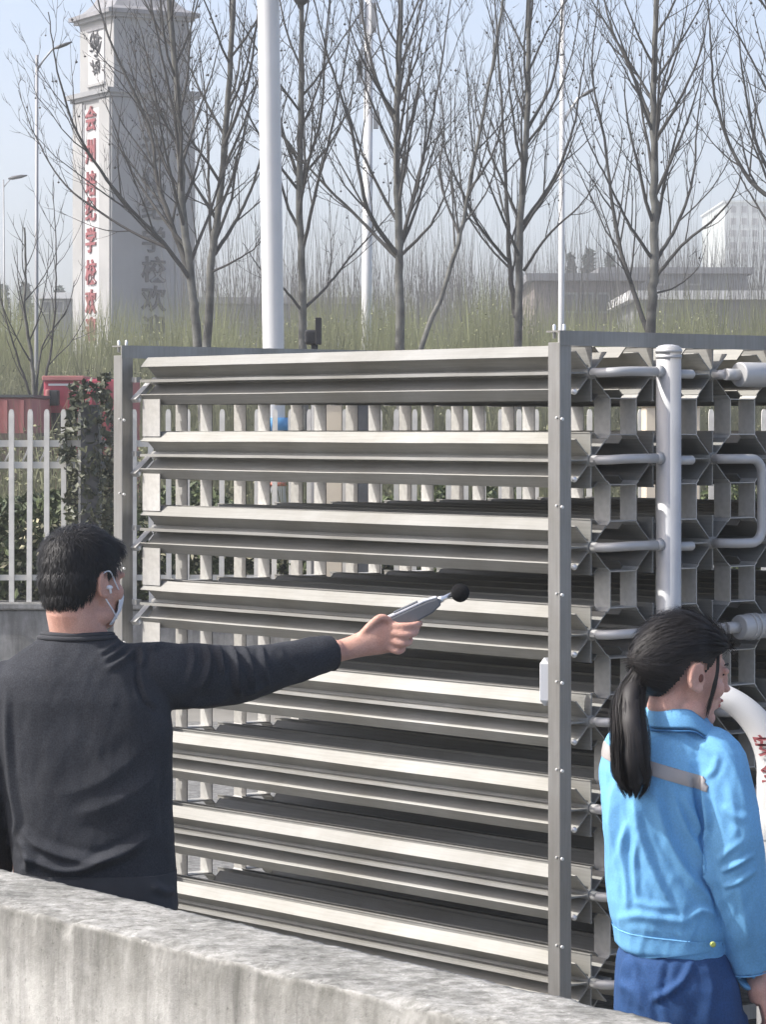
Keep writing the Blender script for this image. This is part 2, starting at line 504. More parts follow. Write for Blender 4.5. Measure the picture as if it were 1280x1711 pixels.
# ------------------------------------------------------------------ near concrete wall
def near_wall():
    p0 = Vector((-0.823, 6.69, 0)); d = Vector((0.598, -0.8015, 0)).normalized()
    n = Vector((-d.y * -1, d.x * -1, 0))            # towards the camera side
    n = Vector((d.y, -d.x, 0))
    if n.y > 0: n = -n
    top = 1.0
    th = 0.25
    prof = []
    for i in range(8): prof.append((th, 0.001 + 0.55 * i / 8))
    for i in range(41): prof.append((th, 0.551 + (top - 0.551) * i / 41))
    for i in range(23): prof.append((th - th * i / 22.0, top))
    for i in range(1, 12): prof.append((0, top - (top - 0.001) * i / 11))
    ts = []
    t = -2.2
    while t < 4.2:
        ts.append(t)
        t += 0.011 if -0.6 < t < 2.6 else 0.15
    np_ = len(prof)
    vs, fs = [], []
    for t in ts:
        for (o, z) in prof:
            p = p0 + d * t + n * o
            p.z = z
            edge = math.exp(-((o - th) ** 2 + (z - top) ** 2) / 0.0006) + 0.7 * math.exp(-(o ** 2 + (z - top) ** 2) / 0.0006)
            q = Vector((p.x * 9, p.y * 9, p.z * 9))
            f1 = noise.fractal(q, 0.8, 2.1, 5)
            f2 = noise.fractal(q * 5, 0.7, 2.1, 4)
            chip = max(0.0, noise.noise(Vector((t * 7.0, 3.3, 0))) - 0.12) * 0.045 + max(0.0, noise.noise(Vector((t * 26.0, 9.3, 0)))) * 0.014 + max(0.0, noise.noise(Vector((t * 70.0, 5.3, 0)))) * 0.008
            inward = Vector((0, 0, -1)) * 0.5 - n * 0.5 * (1 if o > th / 2 else -1)
            p = p + inward * (edge * (0.005 + chip * (1.0 if o > th / 2 else 0.25)))
            on_top = (z >= top - 1e-6)
            if on_top: p.z += f1 * 0.0016 + f2 * 0.0018
            elif o > th / 2: p += n * (f1 * 0.002 + f2 * 0.0012)
            if z < 0.01: p.z = 0.0
            vs.append(p)
    for i in range(len(ts) - 1):
        for j in range(np_ - 1):
            a = i * np_ + j
            fs.append((a, a + 1, a + np_ + 1, a + np_))
    fs.append(tuple(range(np_))[::-1])
    m = len(ts) - 1
    fs.append(tuple(m * np_ + j for j in range(np_)))
    b = MB(); b.add(vs, fs, True)
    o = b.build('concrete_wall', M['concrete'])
    bm = bmesh.new(); bm.from_mesh(o.data); bmesh.ops.recalc_face_normals(bm, faces=bm.faces); bm.to_mesh(o.data); bm.free()
    tag(o, 'low weathered concrete wall with streaked face and mottled top in the foreground', 'wall')
near_wall()

# ------------------------------------------------------------------ ambient air vaporizer
PIT = 0.25
NR, NC = 8, 9
LT = 2.12
CORNER = Vector((0.5032, 8.84, 0))
ZROW = [CAMZ + 0.153 - PIT * k for k in range(NR)]
VCOL = [0.131 + PIT * j for j in range(NC)]
TIP = 0.061


def vaporizer():
    root = empty('air_vaporizer', CORNER, 'large aluminium air vaporizer of stacked horizontal finned tubes in an angle frame', 'vaporizer', None, math.radians(130))
    rnd = random.Random(4)
    # finned tube: eight fins, the diagonal ones with a cross lip
    def fin_mesh(lip_a, lip_b):
        t = MB()
        T = 0.0034
        n_seg = 1
        x0, x1 = 0.008, LT
        for a in range(8):
            ang = a * math.pi / 4
            c, s = math.cos(ang), math.sin(ang)
            diag = a % 2 == 1
            r1 = TIP * 1.414 if diag else 0.078
            t.plate((0.012 * c, 0.012 * s), (r1 * c, r1 * s), T if diag else T * 1.25, x0, x1)
            lip = 0.0225 if diag else 0.0045
            lt = T if diag else T * 0.9
            t.plate(((r1 + lt * .5) * c + lip * s, (r1 + lt * .5) * s - lip * c), ((r1 + lt * .5) * c - lip * s, (r1 + lt * .5) * s + lip * c), lt, lip_a if diag else x0, lip_b if diag else x1)
        t.tube([(-0.022, 0, 0), (LT + 0.03, 0, 0)], 0.0135, 14)
        # bevel-like bead where fins meet the bore
        t.tube([(0.004, 0, 0), (LT + 0.004, 0, 0)], 0.0185, 10)
        return t.mesh('fin_tube')
    # sub-millimetre waviness of long thin fins: cut along the length and move slightly
    def wavy(fm):
        bm = bmesh.new(); bm.from_mesh(fm)
        for k in range(1, 12):
            geom = bm.verts[:] + bm.edges[:] + bm.faces[:]
            bmesh.ops.bisect_plane(bm, geom=geom, plane_co=(LT * k / 12, 0, 0), plane_no=(1, 0, 0))
        for v in bm.verts:
            r = math.hypot(v.co.y, v.co.z)
            if r > 0.03:
                a = round(math.atan2(v.co.z, v.co.y) / (math.pi / 4))
                w = noise.noise(Vector((v.co.x * 2.3, a * 7.7, 1.0))) * 0.0026
                ang = a * math.pi / 4
                v.co.y += -math.sin(ang) * w; v.co.z += math.cos(ang) * w
        bm.to_mesh(fm); bm.free()
        fm.materials.append(M['alu'])
        return fm
    fm_front = wavy(fin_mesh(0.045, LT + 0.001))
    fm_inner = wavy(fin_mesh(0.072, LT - 0.072))
    for j in range(NC):
        for i in range(NR):
            o = instance('fin_tube', fm_front if j == 0 else fm_inner, root, (0, -VCOL[j], ZROW[i] + rnd.uniform(-1, 1) * 0.0012), ((0 if (i + j) % 2 else math.pi), 0, 0))
    # square clip rings between four tubes, at both ends
    hs = 0.0540
    hv = 0.0540

    def ring(len_):
        r = MB()
        T = 0.003
        a, b = hs, hv
        r.box((0, -a, -b), (len_, -a + T, b)); r.box((0, a - T, -b), (len_, a, b))
        r.box((0.0, -a + T, b - T), (len_, a - T, b)); r.box((0.0, -a + T, -b), (len_, a - T, -b + T))
        for sy in (-1, 1):
            for sz in (-1, 1):
                p = (sy * a, sz * b); q = (sy * (a + 0.0095), sz * (b + 0.0095))
                r.plate(p, q, T, 0.001, len_ - 0.001)
        me = r.mesh('clip_ring'); me.materials.append(M['alu_clip'])
        return me
    rm = ring(0.066)
    for e in range(2):
        for j in range(NC - 1):
            for i in range(NR - 1):
                x = 0.004 if e == 0 else LT - 0.062
                instance('clip_ring', rm, root, (x, -(VCOL[j] + PIT / 2), ZROW[i] - PIT / 2))
    st = MB()
    st.box((0, -0.0015, -0.0625), (0.1, 0.0015, 0.0625)); sm = st.mesh('end_strap'); sm.materials.append(M['alu_clip'])
    for i in range(NR - 1):
        for x in (LT - 0.10,):
            instance('end_strap', sm, root, (x, -(VCOL[0] - TIP - 0.008), ZROW[i] - PIT / 2))
    # struts from the posts to the tubes
    for i in range(NR):
        for x in (0.006, LT + 0.012):
            if x < 1:
                b = MB(); b.ellipsoid((x - 0.004, -0.058, ZROW[i] - 0.055), (0.009, 0.008, 0.009), None, 10, 6)
                b.build('strut_bolt', M['bolt'], root, True)
                continue
            s = MB()
            s.obox((x + 0.006, -0.070, ZROW[i] - 0.040), (0.016, 0, 0), Vector((0, 0.032, -0.028)), Vector((0, 0.005, 0.0058)))
            s.box((x - 0.004, -0.062, ZROW[i] - 0.005), (x + 0.030, -0.040, ZROW[i] + 0.012))
            s.build('strut', M['alu_clip'], root, True)
            b = MB(); b.ellipsoid((x - 0.004, -0.052, ZROW[i] - 0.064), (0.009, 0.008, 0.009), None, 10, 6)
            b.build('strut_bolt', M['bolt'], root, True)
    vmax = VCOL[-1] + 0.131
    # posts
    for x in (0.0, 2.153):
        for v in (0.0, vmax):
            s = 1 if v == 0 else -1
            p = MB()
            poly = [(0, 0), (0.05, 0), (0.05, -0.005), (0.005, -0.005), (0.005, -0.045), (0, -0.045)]
            vs = [(x + a, -v + b * s, 0.0) for a, b in poly] + [(x + a, -v + b * s, 2.188) for a, b in poly]
            n = 6
            p.add(vs, [tuple(range(n)), tuple(range(n, 2 * n))[::-1]] + [(k, (k + 1) % n + 0, (k + 1) % n + n, k + n) for k in range(n)])
            me = p.mesh('post')
            bm = bmesh.new(); bm.from_mesh(me); bmesh.ops.recalc_face_normals(bm, faces=bm.faces); bm.to_mesh(me); bm.free()
            bevel_mesh(me, 0.0012, 1)
            po = link('post', me, M['alu_frame'], root, True)
            if v == 0:
                for i in range(NR + 1):
                    z = ZROW[0] - 0.133 + 0.25 - PIT * i - 0.25 + 0.0
                    if z < 0.1 or z > 2.1: continue
                    b = MB()
                    b.tube([(x - 0.001, -0.0065, z), (x - 0.006, -0.0065, z)], [0.0058, 0.0045], 8)
                    b.build('bolt', M['bolt'], po, True)
                    b = MB()
                    b.tube([(x + 0.012, 0.001, z + 0.004), (x + 0.012, 0.005, z + 0.004)], [0.0038, 0.003], 8)
                    b.build('bolt', M['bolt'], po, True)
            for (dx, dv) in ((0.036, 0.012), (0.006, 0.022)):
                b = MB(); b.tube([(x + dx, -v - dv * s, 2.20), (x + dx, -v - dv * s, 2.236), (x + dx, -v - dv * s, 2.241)], [0.0048, 0.0048, 0.002], 8)
                b.build('stud', M['bolt'], po, True)
            f = MB(); f.box((x - 0.04, -v - 0.06, 0.004), (x + 0.09, -v + 0.06, 0.016)); f.build('foot_plate', M['alu_frame'], po, True)
        r = MB()
        r.box((x - 0.004, -vmax - 0.004, 2.179), (x + 0.0008, 0.004, 2.222))
        r.box((x + 0.0008, -vmax - 0.004, 2.2172), (x + 0.052, 0.004, 2.222))
        me = r.mesh('top_rail'); link('top_rail', me, M['alu_frame'], root, True)
        r = MB()
        r.box((x - 0.004, -vmax - 0.004, 0.17), (x + 0.0008, 0.004, 0.215))
        r.box((x + 0.0008, -vmax - 0.004, 0.17), (x + 0.052, 0.004, 0.175))
        r.build('bottom_rail', M['alu_frame'], root, True)
    # header pipe with stubs on the near end
    OUT = -0.085
    hv_ = 0.352
    h = MB(); h.tube([(OUT, -hv_, 0.10), (OUT, -hv_, 2.178)], 0.0365, 28)
    hd = h.build('header_pipe', M['pipe'], root, True)
    c = MB(); c.tube([(OUT, -hv_, 2.162), (OUT, -hv_, 2.172)], 0.0395, 28); c.tube([(OUT, -hv_, 2.146), (OUT, -hv_, 2.155)], 0.0385, 28)
    c.tube([(OUT, -hv_, 2.172), (OUT, -hv_, 2.182), (OUT, -hv_, 2.186)], [0.037, 0.030, 0.012], 28)
    c.build('collar', M['pipe'], hd, True)
    for i in range(NR):
        z = ZROW[i]
        s = MB()
        v0 = VCOL[0]
        s.tube([(0.0, -v0, z), (-0.035, -v0, z), (-0.062, -v0 - 0.012, z + 0.001), (OUT + 0.004, -v0 - 0.035, z + 0.003), (OUT, -v0 - 0.07, z + 0.004), (OUT, -hv_ + 0.03, z + 0.005)], 0.0138, 14)
        s.build('inlet_pipe', M['pipe'], hd, True)
        s = MB(); s.tube([(OUT, -hv_ - 0.03, z - 0.002), (OUT, -hv_ - 0.095, z - 0.002), (OUT, -hv_ - 0.100, z - 0.002), (OUT, -hv_ - 0.102, z - 0.002)], [0.0135, 0.0135, 0.010, 0.003], 14)
        s.build('stub', M['pipe'], hd, True)
        s = MB(); s.tube([(OUT, -hv_ + 0.052, z + 0.0048), (OUT, -hv_ + 0.034, z + 0.0048)], [0.0138, 0.0200], 14)
        s.build('weld_boss', M['pipe'], hd, True)
    # return bends and outlet manifolds further along
    def bend(v, za, zb, reach, name='return_bend'):
        pts = [(0.0, -v, za), (-0.03, -v, za), (-0.055, -v - 0.012, za), (-0.07, -v - 0.04, za)]
        r = 0.045
        for k in range(0, 7):
            a = math.pi / 2 * k / 6
            pts.append((-0.07, -v - reach + r - r * math.sin(a), za - r + r * math.cos(a)))
        for k in range(0, 7):
            a = math.pi / 2 * k / 6
            pts.append((-0.07, -v - reach + r - r * math.cos(a), zb + r - r * math.sin(a)))
        pts += [(-0.07, -v - 0.04, zb), (-0.055, -v - 0.012, zb), (-0.03, -v, zb), (0.0, -v, zb)]
        b = MB(); b.tube(pts, 0.0145, 14); b.build(name, M['pipe'], root, True)
    for (ja, jb) in ((1, 2), (4, 5), (6, 7)):
        bend(VCOL[2], ZROW[ja], ZROW[jb], 0.13)
        bend(VCOL[4], ZROW[ja], ZROW[jb], 0.13)
        bend(VCOL[6], ZROW[ja], ZROW[jb], 0.13)
    for i in (0, 3):
        b = MB()
        z = ZROW[i]
        v = VCOL[2]
        b.tube([(0, -v, z), (-0.05, -v, z)], 0.014, 14)
        b.tube([(-0.05, -v + 0.006, z), (-0.052, -v - 0.05, z)], 0.0175, 14)
        b.tube([(-0.055, -v - 0.045, z), (-0.055, -v - 0.050, z), (-0.055, -v - 0.30, z)], [0.034, 0.037, 0.037], 26)
        if i == 3:
            b.tube([(-0.055, -v - 0.085, z), (-0.055, -v - 0.097, z)], 0.0405, 26)
            b.tube([(-0.055, -v - 0.107, z), (-0.055, -v - 0.119, z)], 0.0405, 26)
        b.build('outlet_manifold', M['pipe'], root, True)
    # small chamfered junction housing on the corner post
    b = MB()
    b.box((0.052, -0.055, 1.15), (0.088, 0.012, 1.288))
    me = b.mesh('housing'); bevel_mesh(me, 0.017, 1)
    link('junction_housing', me, M['box_grey'], root, True)
    return root
vap = vaporizer()

# ------------------------------------------------------------------ white process pipe with elbow in front of the vaporizer's end
def white_pipe():
    d = 8.15
    s = d / FPX
    AX = 1297
    root = empty('process_pipe', (W(1297, 712, d).x, d, 0), 'glossy white pipe elbow with red lettering beside the woman in blue', 'pipe')
    ax = W(AX, 1340, d)
    r = 32 * s
    R = 150 * s
    zc = CAMZ - (1300 - 712) * s
    pts = [(ax.x, d, 0.02), (ax.x, d, zc - 0.05), (ax.x, d, zc)]
    for k in range(1, 15):
        a = math.radians(62) * k / 14
        pts.append((ax.x - R + R * math.cos(a), d + 0.02 * k / 14, zc + R * math.sin(a)))
    rr = [r, r, r] + [r * (1 - 0.36 * k / 14) for k in range(1, 15)]
    last = Vector(pts[-1])
    pts.append(last + Vector((-0.062, 0.03, 0.033))); rr.append(r * 0.64)
    b = MB(); b.tube(pts, rr, 40)
    b.build('elbow_pipe', M['pipe_white'], root)
    f = MB()
    zf0, zf1 = CAMZ - (1402 - 712) * s, CAMZ - (1352 - 712) * s
    f.tube([(ax.x, d, zf0), (ax.x, d, zf0 + 0.003), (ax.x, d, zf1 - 0.003), (ax.x, d, zf1)], [r * 1.03, r * 1.06, r * 1.06, r * 1.03], 40)
    f.build('sleeve', M['pipe_white'], root)
    # red lettering wrapped on the pipe
    zc_ = CAMZ - (1243 - 712) * s
    for (txt, zt, size) in (('\u5b89', zc_ - 0.005, 0.060), ('\u5168', zc_ - 0.075, 0.060)):
        me = text_mesh(txt, size, 0.0006, 0.0012)
        cy = (ax.x - 0.012, d)
        for v in me.vertices:
            x, z, out = v.co.x, v.co.y, v.co.z
            ang = -math.pi / 2 + (x - 0.018) / r
            # follow the elbow's lean near its start
            dz = zt + z - zc
            lean = (R * (1 - math.cos(min(1.0, max(0.0, dz / R))))) if dz > 0 else 0
            v.co = (ax.x - lean + (r + 0.001 + out) * math.cos(ang), d + (r + 0.001 + out) * math.sin(ang), zt + z)
        link('lettering', me, M['red_text'], root)


def text_mesh(txt, size, extrude=0.0, bold=0.0):
    cu = bpy.data.curves.new('t', 'FONT')
    cu.body = txt
    cu.size = size
    cu.align_x = 'CENTER'; cu.align_y = 'CENTER'
    cu.extrude = extrude
    cu.offset = bold
    cu.resolution_u = 3
    o = bpy.data.objects.new('t', cu)
    col.objects.link(o)
    bpy.context.view_layer.update()
    dg = bpy.context.evaluated_depsgraph_get()
    me = bpy.data.meshes.new_from_object(o.evaluated_get(dg))
    bpy.data.objects.remove(o)
    bpy.data.curves.remove(cu)
    me.materials.clear()
    return me


white_pipe()

# ------------------------------------------------------------------ yard fence on its low wall
FD = 22.0
fs_ = FPX / FD


def fence():
    x0, x1 = W(-160, 0, FD).x, W(1480, 0, FD).x
    wl = MB()
    ztop = CAMZ - (1005 - 712) / fs_
    wl.box((x0, FD - 0.14, 0.0), (x1, FD + 0.14, ztop - 0.05))
    wl.box((x0, FD - 0.17, ztop - 0.05), (x1, FD + 0.17, ztop))
    me = wl.mesh('wall'); bevel_mesh(me, 0.01, 1)
    o = link('fence_base_wall', me, M['concrete2'], None, base=((x0 + x1) / 2, FD, 0))
    tag(o, 'low grey rendered wall under the cream picket fence', 'wall')
    root = empty('picket_fence', ((x0 + x1) / 2, FD, ztop), 'cream painted metal picket fence with two rails behind the vaporizer', 'fence')
    for (py, hh) in ((741, 11), (777, 11), (965, 9)):
        r = MB(); z = CAMZ - (py - 712) / fs_
        r.box((x0, FD - 0.02, z - hh / fs_ / 2), (x1, FD + 0.02, z + hh / fs_ / 2))
        r.build('rail', M['fence'], root)
    zt = CAMZ - (684 - 712) / fs_
    p = MB()
    w = 0.018
    h = zt - ztop
    vs = []
    for (ww, z) in ((w, 0), (w, h - 0.035), (w * 0.85, h - 0.014), (w * 0.45, h)):
        vs += [(-ww, -w, z), (ww, -w, z), (ww, w, z), (-ww, w, z)]
    fs2 = [(0, 3, 2, 1), (12, 13, 14, 15)]
    for k in range(3):
        for j in range(4):
            fs2.append((k * 4 + j, k * 4 + (j + 1) % 4, k * 4 + 4 + (j + 1) % 4, k * 4 + 4 + j))
    p.add(vs, fs2)
    pm = p.mesh('picket'); pm.materials.append(M['fence'])
    k = 0
    step = 29.2 / fs_
    x = x0 + 0.02
    rr = random.Random(2)
    while x < x1:
        o = instance('picket', pm, root, (x - (x0 + x1) / 2, -0.04 + rr.uniform(-.003, .003), 0), (0, rr.uniform(-0.006, 0.006), 0))
        x += step
    # little diagonal braces between the two upper rails
    for k in range(0, 56):
        x = x0 + 0.02 + step * k
        s = MB(); z = CAMZ - (759 - 712) / fs_
        s.tube([(x - 0.05, FD, z - 0.05), (x - 0.02, FD - 0.01, z + 0.01), (x - 0.006, FD, z + 0.055)], 0.008, 5)
        s.build('scroll', M['fence'], root)


fence()


def pier(px0, px1, ytop, d, mt, label, cat='pillar', name='fence_pillar'):
    a, b = W(px0, ytop, d), W(px1, ytop, d)
    cx = (a.x + b.x) / 2
    w = (b.x - a.x) / 2
    root = empty(name, (cx, d, 0), label, cat)
    m = MB(); m.box((cx - w, d - w, 0), (cx + w, d + w, a.z - 0.05)); me = m.mesh('shaft'); bevel_mesh(me, 0.006, 1); link('shaft', me, mt, root)
    m = MB(); m.box((cx - w * 1.12, d - w * 1.12, a.z - 0.05), (cx + w * 1.12, d + w * 1.12, a.z)); me = m.mesh('cap'); bevel_mesh(me, 0.006, 1); link('cap', me, mt, root)


pier(530, 572, 662, 21.5, M['beige'], 'narrow beige pillar seen through the upper gaps of the vaporizer')
pier(1076, 1166, 668, 21.3, M['beige'], 'broad beige pillar seen through the gaps behind the steel header pipe')
pier(588, 634, 664, 21.4, M['darkgrey'], 'dark grey steel pillar beside the narrow beige pillar', 'pillar', 'steel_pillar')

# ------------------------------------------------------------------ leaves: hedge, ivy
def leaf_cloud(n, rnd, pos, size, up=0.3):
    v, f = [], []
    for k in range(n):
        p = pos(rnd)
        a = Vector((rnd.gauss(0, 1), rnd.gauss(0, 1), rnd.gauss(0, 1) + up)).normalized()
        t = a.orthogonal().normalized()
        t = Matrix.Rotation(rnd.uniform(0, 6.28), 3, a) @ t
        b = a.cross(t)
        L = size * rnd.uniform(0.6, 1.4); w = L * rnd.uniform(0.4, 0.6)
        base = len(v)
        v += [p - t * L * .5, p + b * w * .5 + a * L * .06, p + t * L * .5, p - b * w * .5 + a * L * .06]
        f.append((base, base + 1, base + 2)); f.append((base, base + 2, base + 3))
    return v, f


def hedge():
    rnd = random.Random(7)
    x0, x1 = W(-120, 0, FD).x, W(1400, 0, FD).x

    def pos(r):
        x = r.uniform(x0, x1)
        hmax = 1.42 + 0.30 * noise.noise(Vector((x * 1.8, 0, 5))) + 0.12 * noise.noise(Vector((x * 6, 2, 5)))
        z = 0.35 + (hmax - 0.35) * (r.random() ** 0.8)
        return Vector((x, FD + 0.55 + r.gauss(0, 0.18), z))
    v, f = leaf_cloud(26000, rnd, pos, 0.075)
    m = MB(); m.add(v, f)
    o = m.build('hedge_foliage', M['leaf'])
    tag(o, 'dark green leafy hedge growing behind the cream pickets', 'hedge', None, 'stuff')
    v, f = leaf_cloud(900, rnd, lambda r: (lambda p: Vector((p.x, p.y - 0.28, 0.85 + 0.45 * r.random())))(pos(r)), 0.045)
    m = MB(); m.add(v, f)
    tag(m.build('blossom_sprays', M['blossom']), 'small pale yellow blossoms scattered over the dark hedge', 'blossom', None, 'stuff')
    # ivy clad post
    p = W(151, 640, FD)
    root = empty('ivy_post', (p.x, FD - 0.02, 0), 'fence post overgrown with dark ivy left of the vaporizer', 'post')
    m = MB(); m.box((p.x - 0.06, FD - 0.12, 0), (p.x + 0.06, FD + 0.02, 2.1)); m.build('shaft', M['darkgrey'], root)

    def ip(r):
        z = 0.5 + 1.78 * r.random()
        w = 0.13 + 0.08 * noise.noise(Vector((z * 3, 0, 1)))
        a = r.uniform(0, 6.28)
        return Vector((p.x + (w + 0.05 * r.random()) * math.cos(a), FD - 0.05 + 0.16 * math.sin(a), z + 0.04 * math.cos(a)))
    v, f = leaf_cloud(1900, rnd, ip, 0.07)
    m = MB(); m.add(v, f); o = m.build('leaves', M['ivy'], root); o['kind'] = 'stuff'


hedge()

# ------------------------------------------------------------------ poles
def white_pole():
    d = 28.0
    s = d / FPX
    a = W(458.5, 712, d); top = W(448, 0, d)
    bx = a.x + (a.x - top.x) * (a.z) / (top.z - a.z)
    root = empty('white_mast', (bx, d, 0), 'thick plain white mast rising behind the left part of the vaporizer', 'mast')
    tx, tz = top.x + (top.x - a.x) * 0.25, top.z + (top.z - a.z) * 0.25
    m = MB(); m.tube([(bx, d, 0), (a.x, d, a.z), (top.x, d, top.z), (tx, d, tz)], [18.6 * s, 17.9 * s, 18.3 * s, 18.3 * s], 28)
    m.build('shaft', M['polewhite'], root)
    def at(z): return bx + (a.x - bx) * z / a.z
    for (y0, y1, mt, k, nm) in ((698, 722, M['blue'], 1.25, 'blue_band'), (806, 812, M['redband'], 1.1, 'red_band')):
        z0, z1 = CAMZ - (y1 - 712) * s, CAMZ - (y0 - 712) * s
        m = MB(); m.tube([(at(z0), d, z0), (at(z1), d, z1)], 18.2 * s * k, 28); m.build(nm, mt, root)
    m = MB(); m.tube([(bx, d, 0.0), (bx, d, 0.03)], 0.19, 24); m.build('base_flange', M['polewhite'], root)
    # camera dome carried on a side arm near the top of the picture
    m = MB(); q = W(503, -6, d)
    m.tube([(top.x, d, q.z + 0.10), (q.x, d, q.z + 0.10)], 0.018, 8); m.build('bracket_arm', M['polewhite'], root)
    m = MB(); m.ellipsoid((q.x, d, q.z), (0.075, 0.075, 0.085), None, 18, 10); m.tube([(q.x, d, q.z + 0.03), (q.x, d, q.z + 0.12)], 0.05, 14)
    m.build('camera_dome', M['darkgrey'], root)


white_pole()


def dark_unit():
    d = 20.0
    c = W(520, 560, d)
    root = empty('siren_unit', (c.x, d, 0), 'small black siren box with an upright bar showing above the vaporizer', 'siren')
    m = MB(); m.tube([(c.x + 0.02, d, 0), (c.x + 0.02, d, W(0, 575, d).z)], 0.022, 10); m.build('post', M['darkgrey'], root)
    m = MB(); a, b = W(509, 576, d), W(531, 551, d)
    m.box((a.x, d - 0.045, a.z), (b.x, d + 0.045, b.z)); me = m.mesh('h'); bevel_mesh(me, 0.022, 3); link('housing', me, M['black'], root)
    m = MB(); a, b = W(527, 576, d), W(537, 531, d)
    m.box((a.x, d - 0.06, a.z), (b.x, d + 0.02, b.z)); me = m.mesh('h'); bevel_mesh(me, 0.003, 1); link('upright_bar', me, M['black'], root)


dark_unit()


def street_lamp(px_b, px_t, ytop, d, rad_px, label, arm=None, arm_y=None, mt=None, name='street_lamp', cat='lamp'):
    s = d / FPX
    mt = mt or M['lamp_grey']
    t = W(px_t, ytop, d); hz = W(px_b, 600, d)
    bx = hz.x + (hz.x - t.x) * hz.z / (t.z - hz.z) if abs(t.z - hz.z) > .1 else hz.x
    root = empty(name, (bx, d, 0), label, cat)
    m = MB(); m.tube([(bx, d, 0), (hz.x, d, hz.z), (t.x, d, t.z)], [rad_px * s * 1.15, rad_px * s, rad_px * s * 0.75], 12)
    m.build('shaft', mt, root)
    m = MB(); m.tube([(bx, d, 0), (bx, d, 0.5)], rad_px * s * 1.8, 12); m.build('base', mt, root)
    if arm:
        (ax, ay) = arm
        e = W(ax, ay, d)
        p0 = Vector((t.x, d, t.z - 0.25 if arm_y is None else W(0, arm_y, d).z)); p3 = Vector((e.x, d, e.z))
        pts = [p0, p0.lerp(p3, 0.25) + Vector((0, 0, 0.06)), p0.lerp(p3, 0.6) + Vector((0, 0, 0.10)), p3]
        m = MB(); m.tube(pts, rad_px * s * 0.5, 8); m.build('arm', mt, root)
        dirv = (p3 - pts[2]).normalized()
        m = MB()
        L = 17 * s
        m.tube([p3 - dirv * L * 0.9, p3 - dirv * L * 0.5, p3 + dirv * L * 0.4, p3 + dirv * L], [2.0 * s, 5.2 * s, 5.0 * s, 1.5 * s], 12, flat=0.6)
        m.build('lamp_head', M['darkgrey'], root)
    return root


street_lamp(60, 61, 92, 52, 3.4, 'tall grey street lamp with curved arm left of the tower', (104, 76))
street_lamp(938, 941, -60, 50, 5.2, 'tall thin white lamp pole with a dark head between the right hand trees', (984, 154), mt=M['polewhite'], name='lamp_pole', cat='lamp', arm_y=205)
street_lamp(7, 5, 300, 95, 1.6, 'slender distant street lamp at the far left edge', (28, 296))
r = street_lamp(612, 617, -40, 58, 9.0, 'slim hazy white telecom mast just left of the central bare tree', None, mt=M['polewhite'], name='telecom_mast', cat='mast')
s_ = 58 / FPX
for (x, y, h) in ((628, 200, 15), (603, 105, 22), (600, 120, 18), (625, 30, 24), (604, 20, 20)):
    m = MB(); c = W(x, y, 58); m.box((c.x - 4 * s_, 57.9, c.z - h * s_), (c.x + 4 * s_, 58.05, c.z + h * s_)); m.build('antenna_panel', M['lamp_grey'], r)

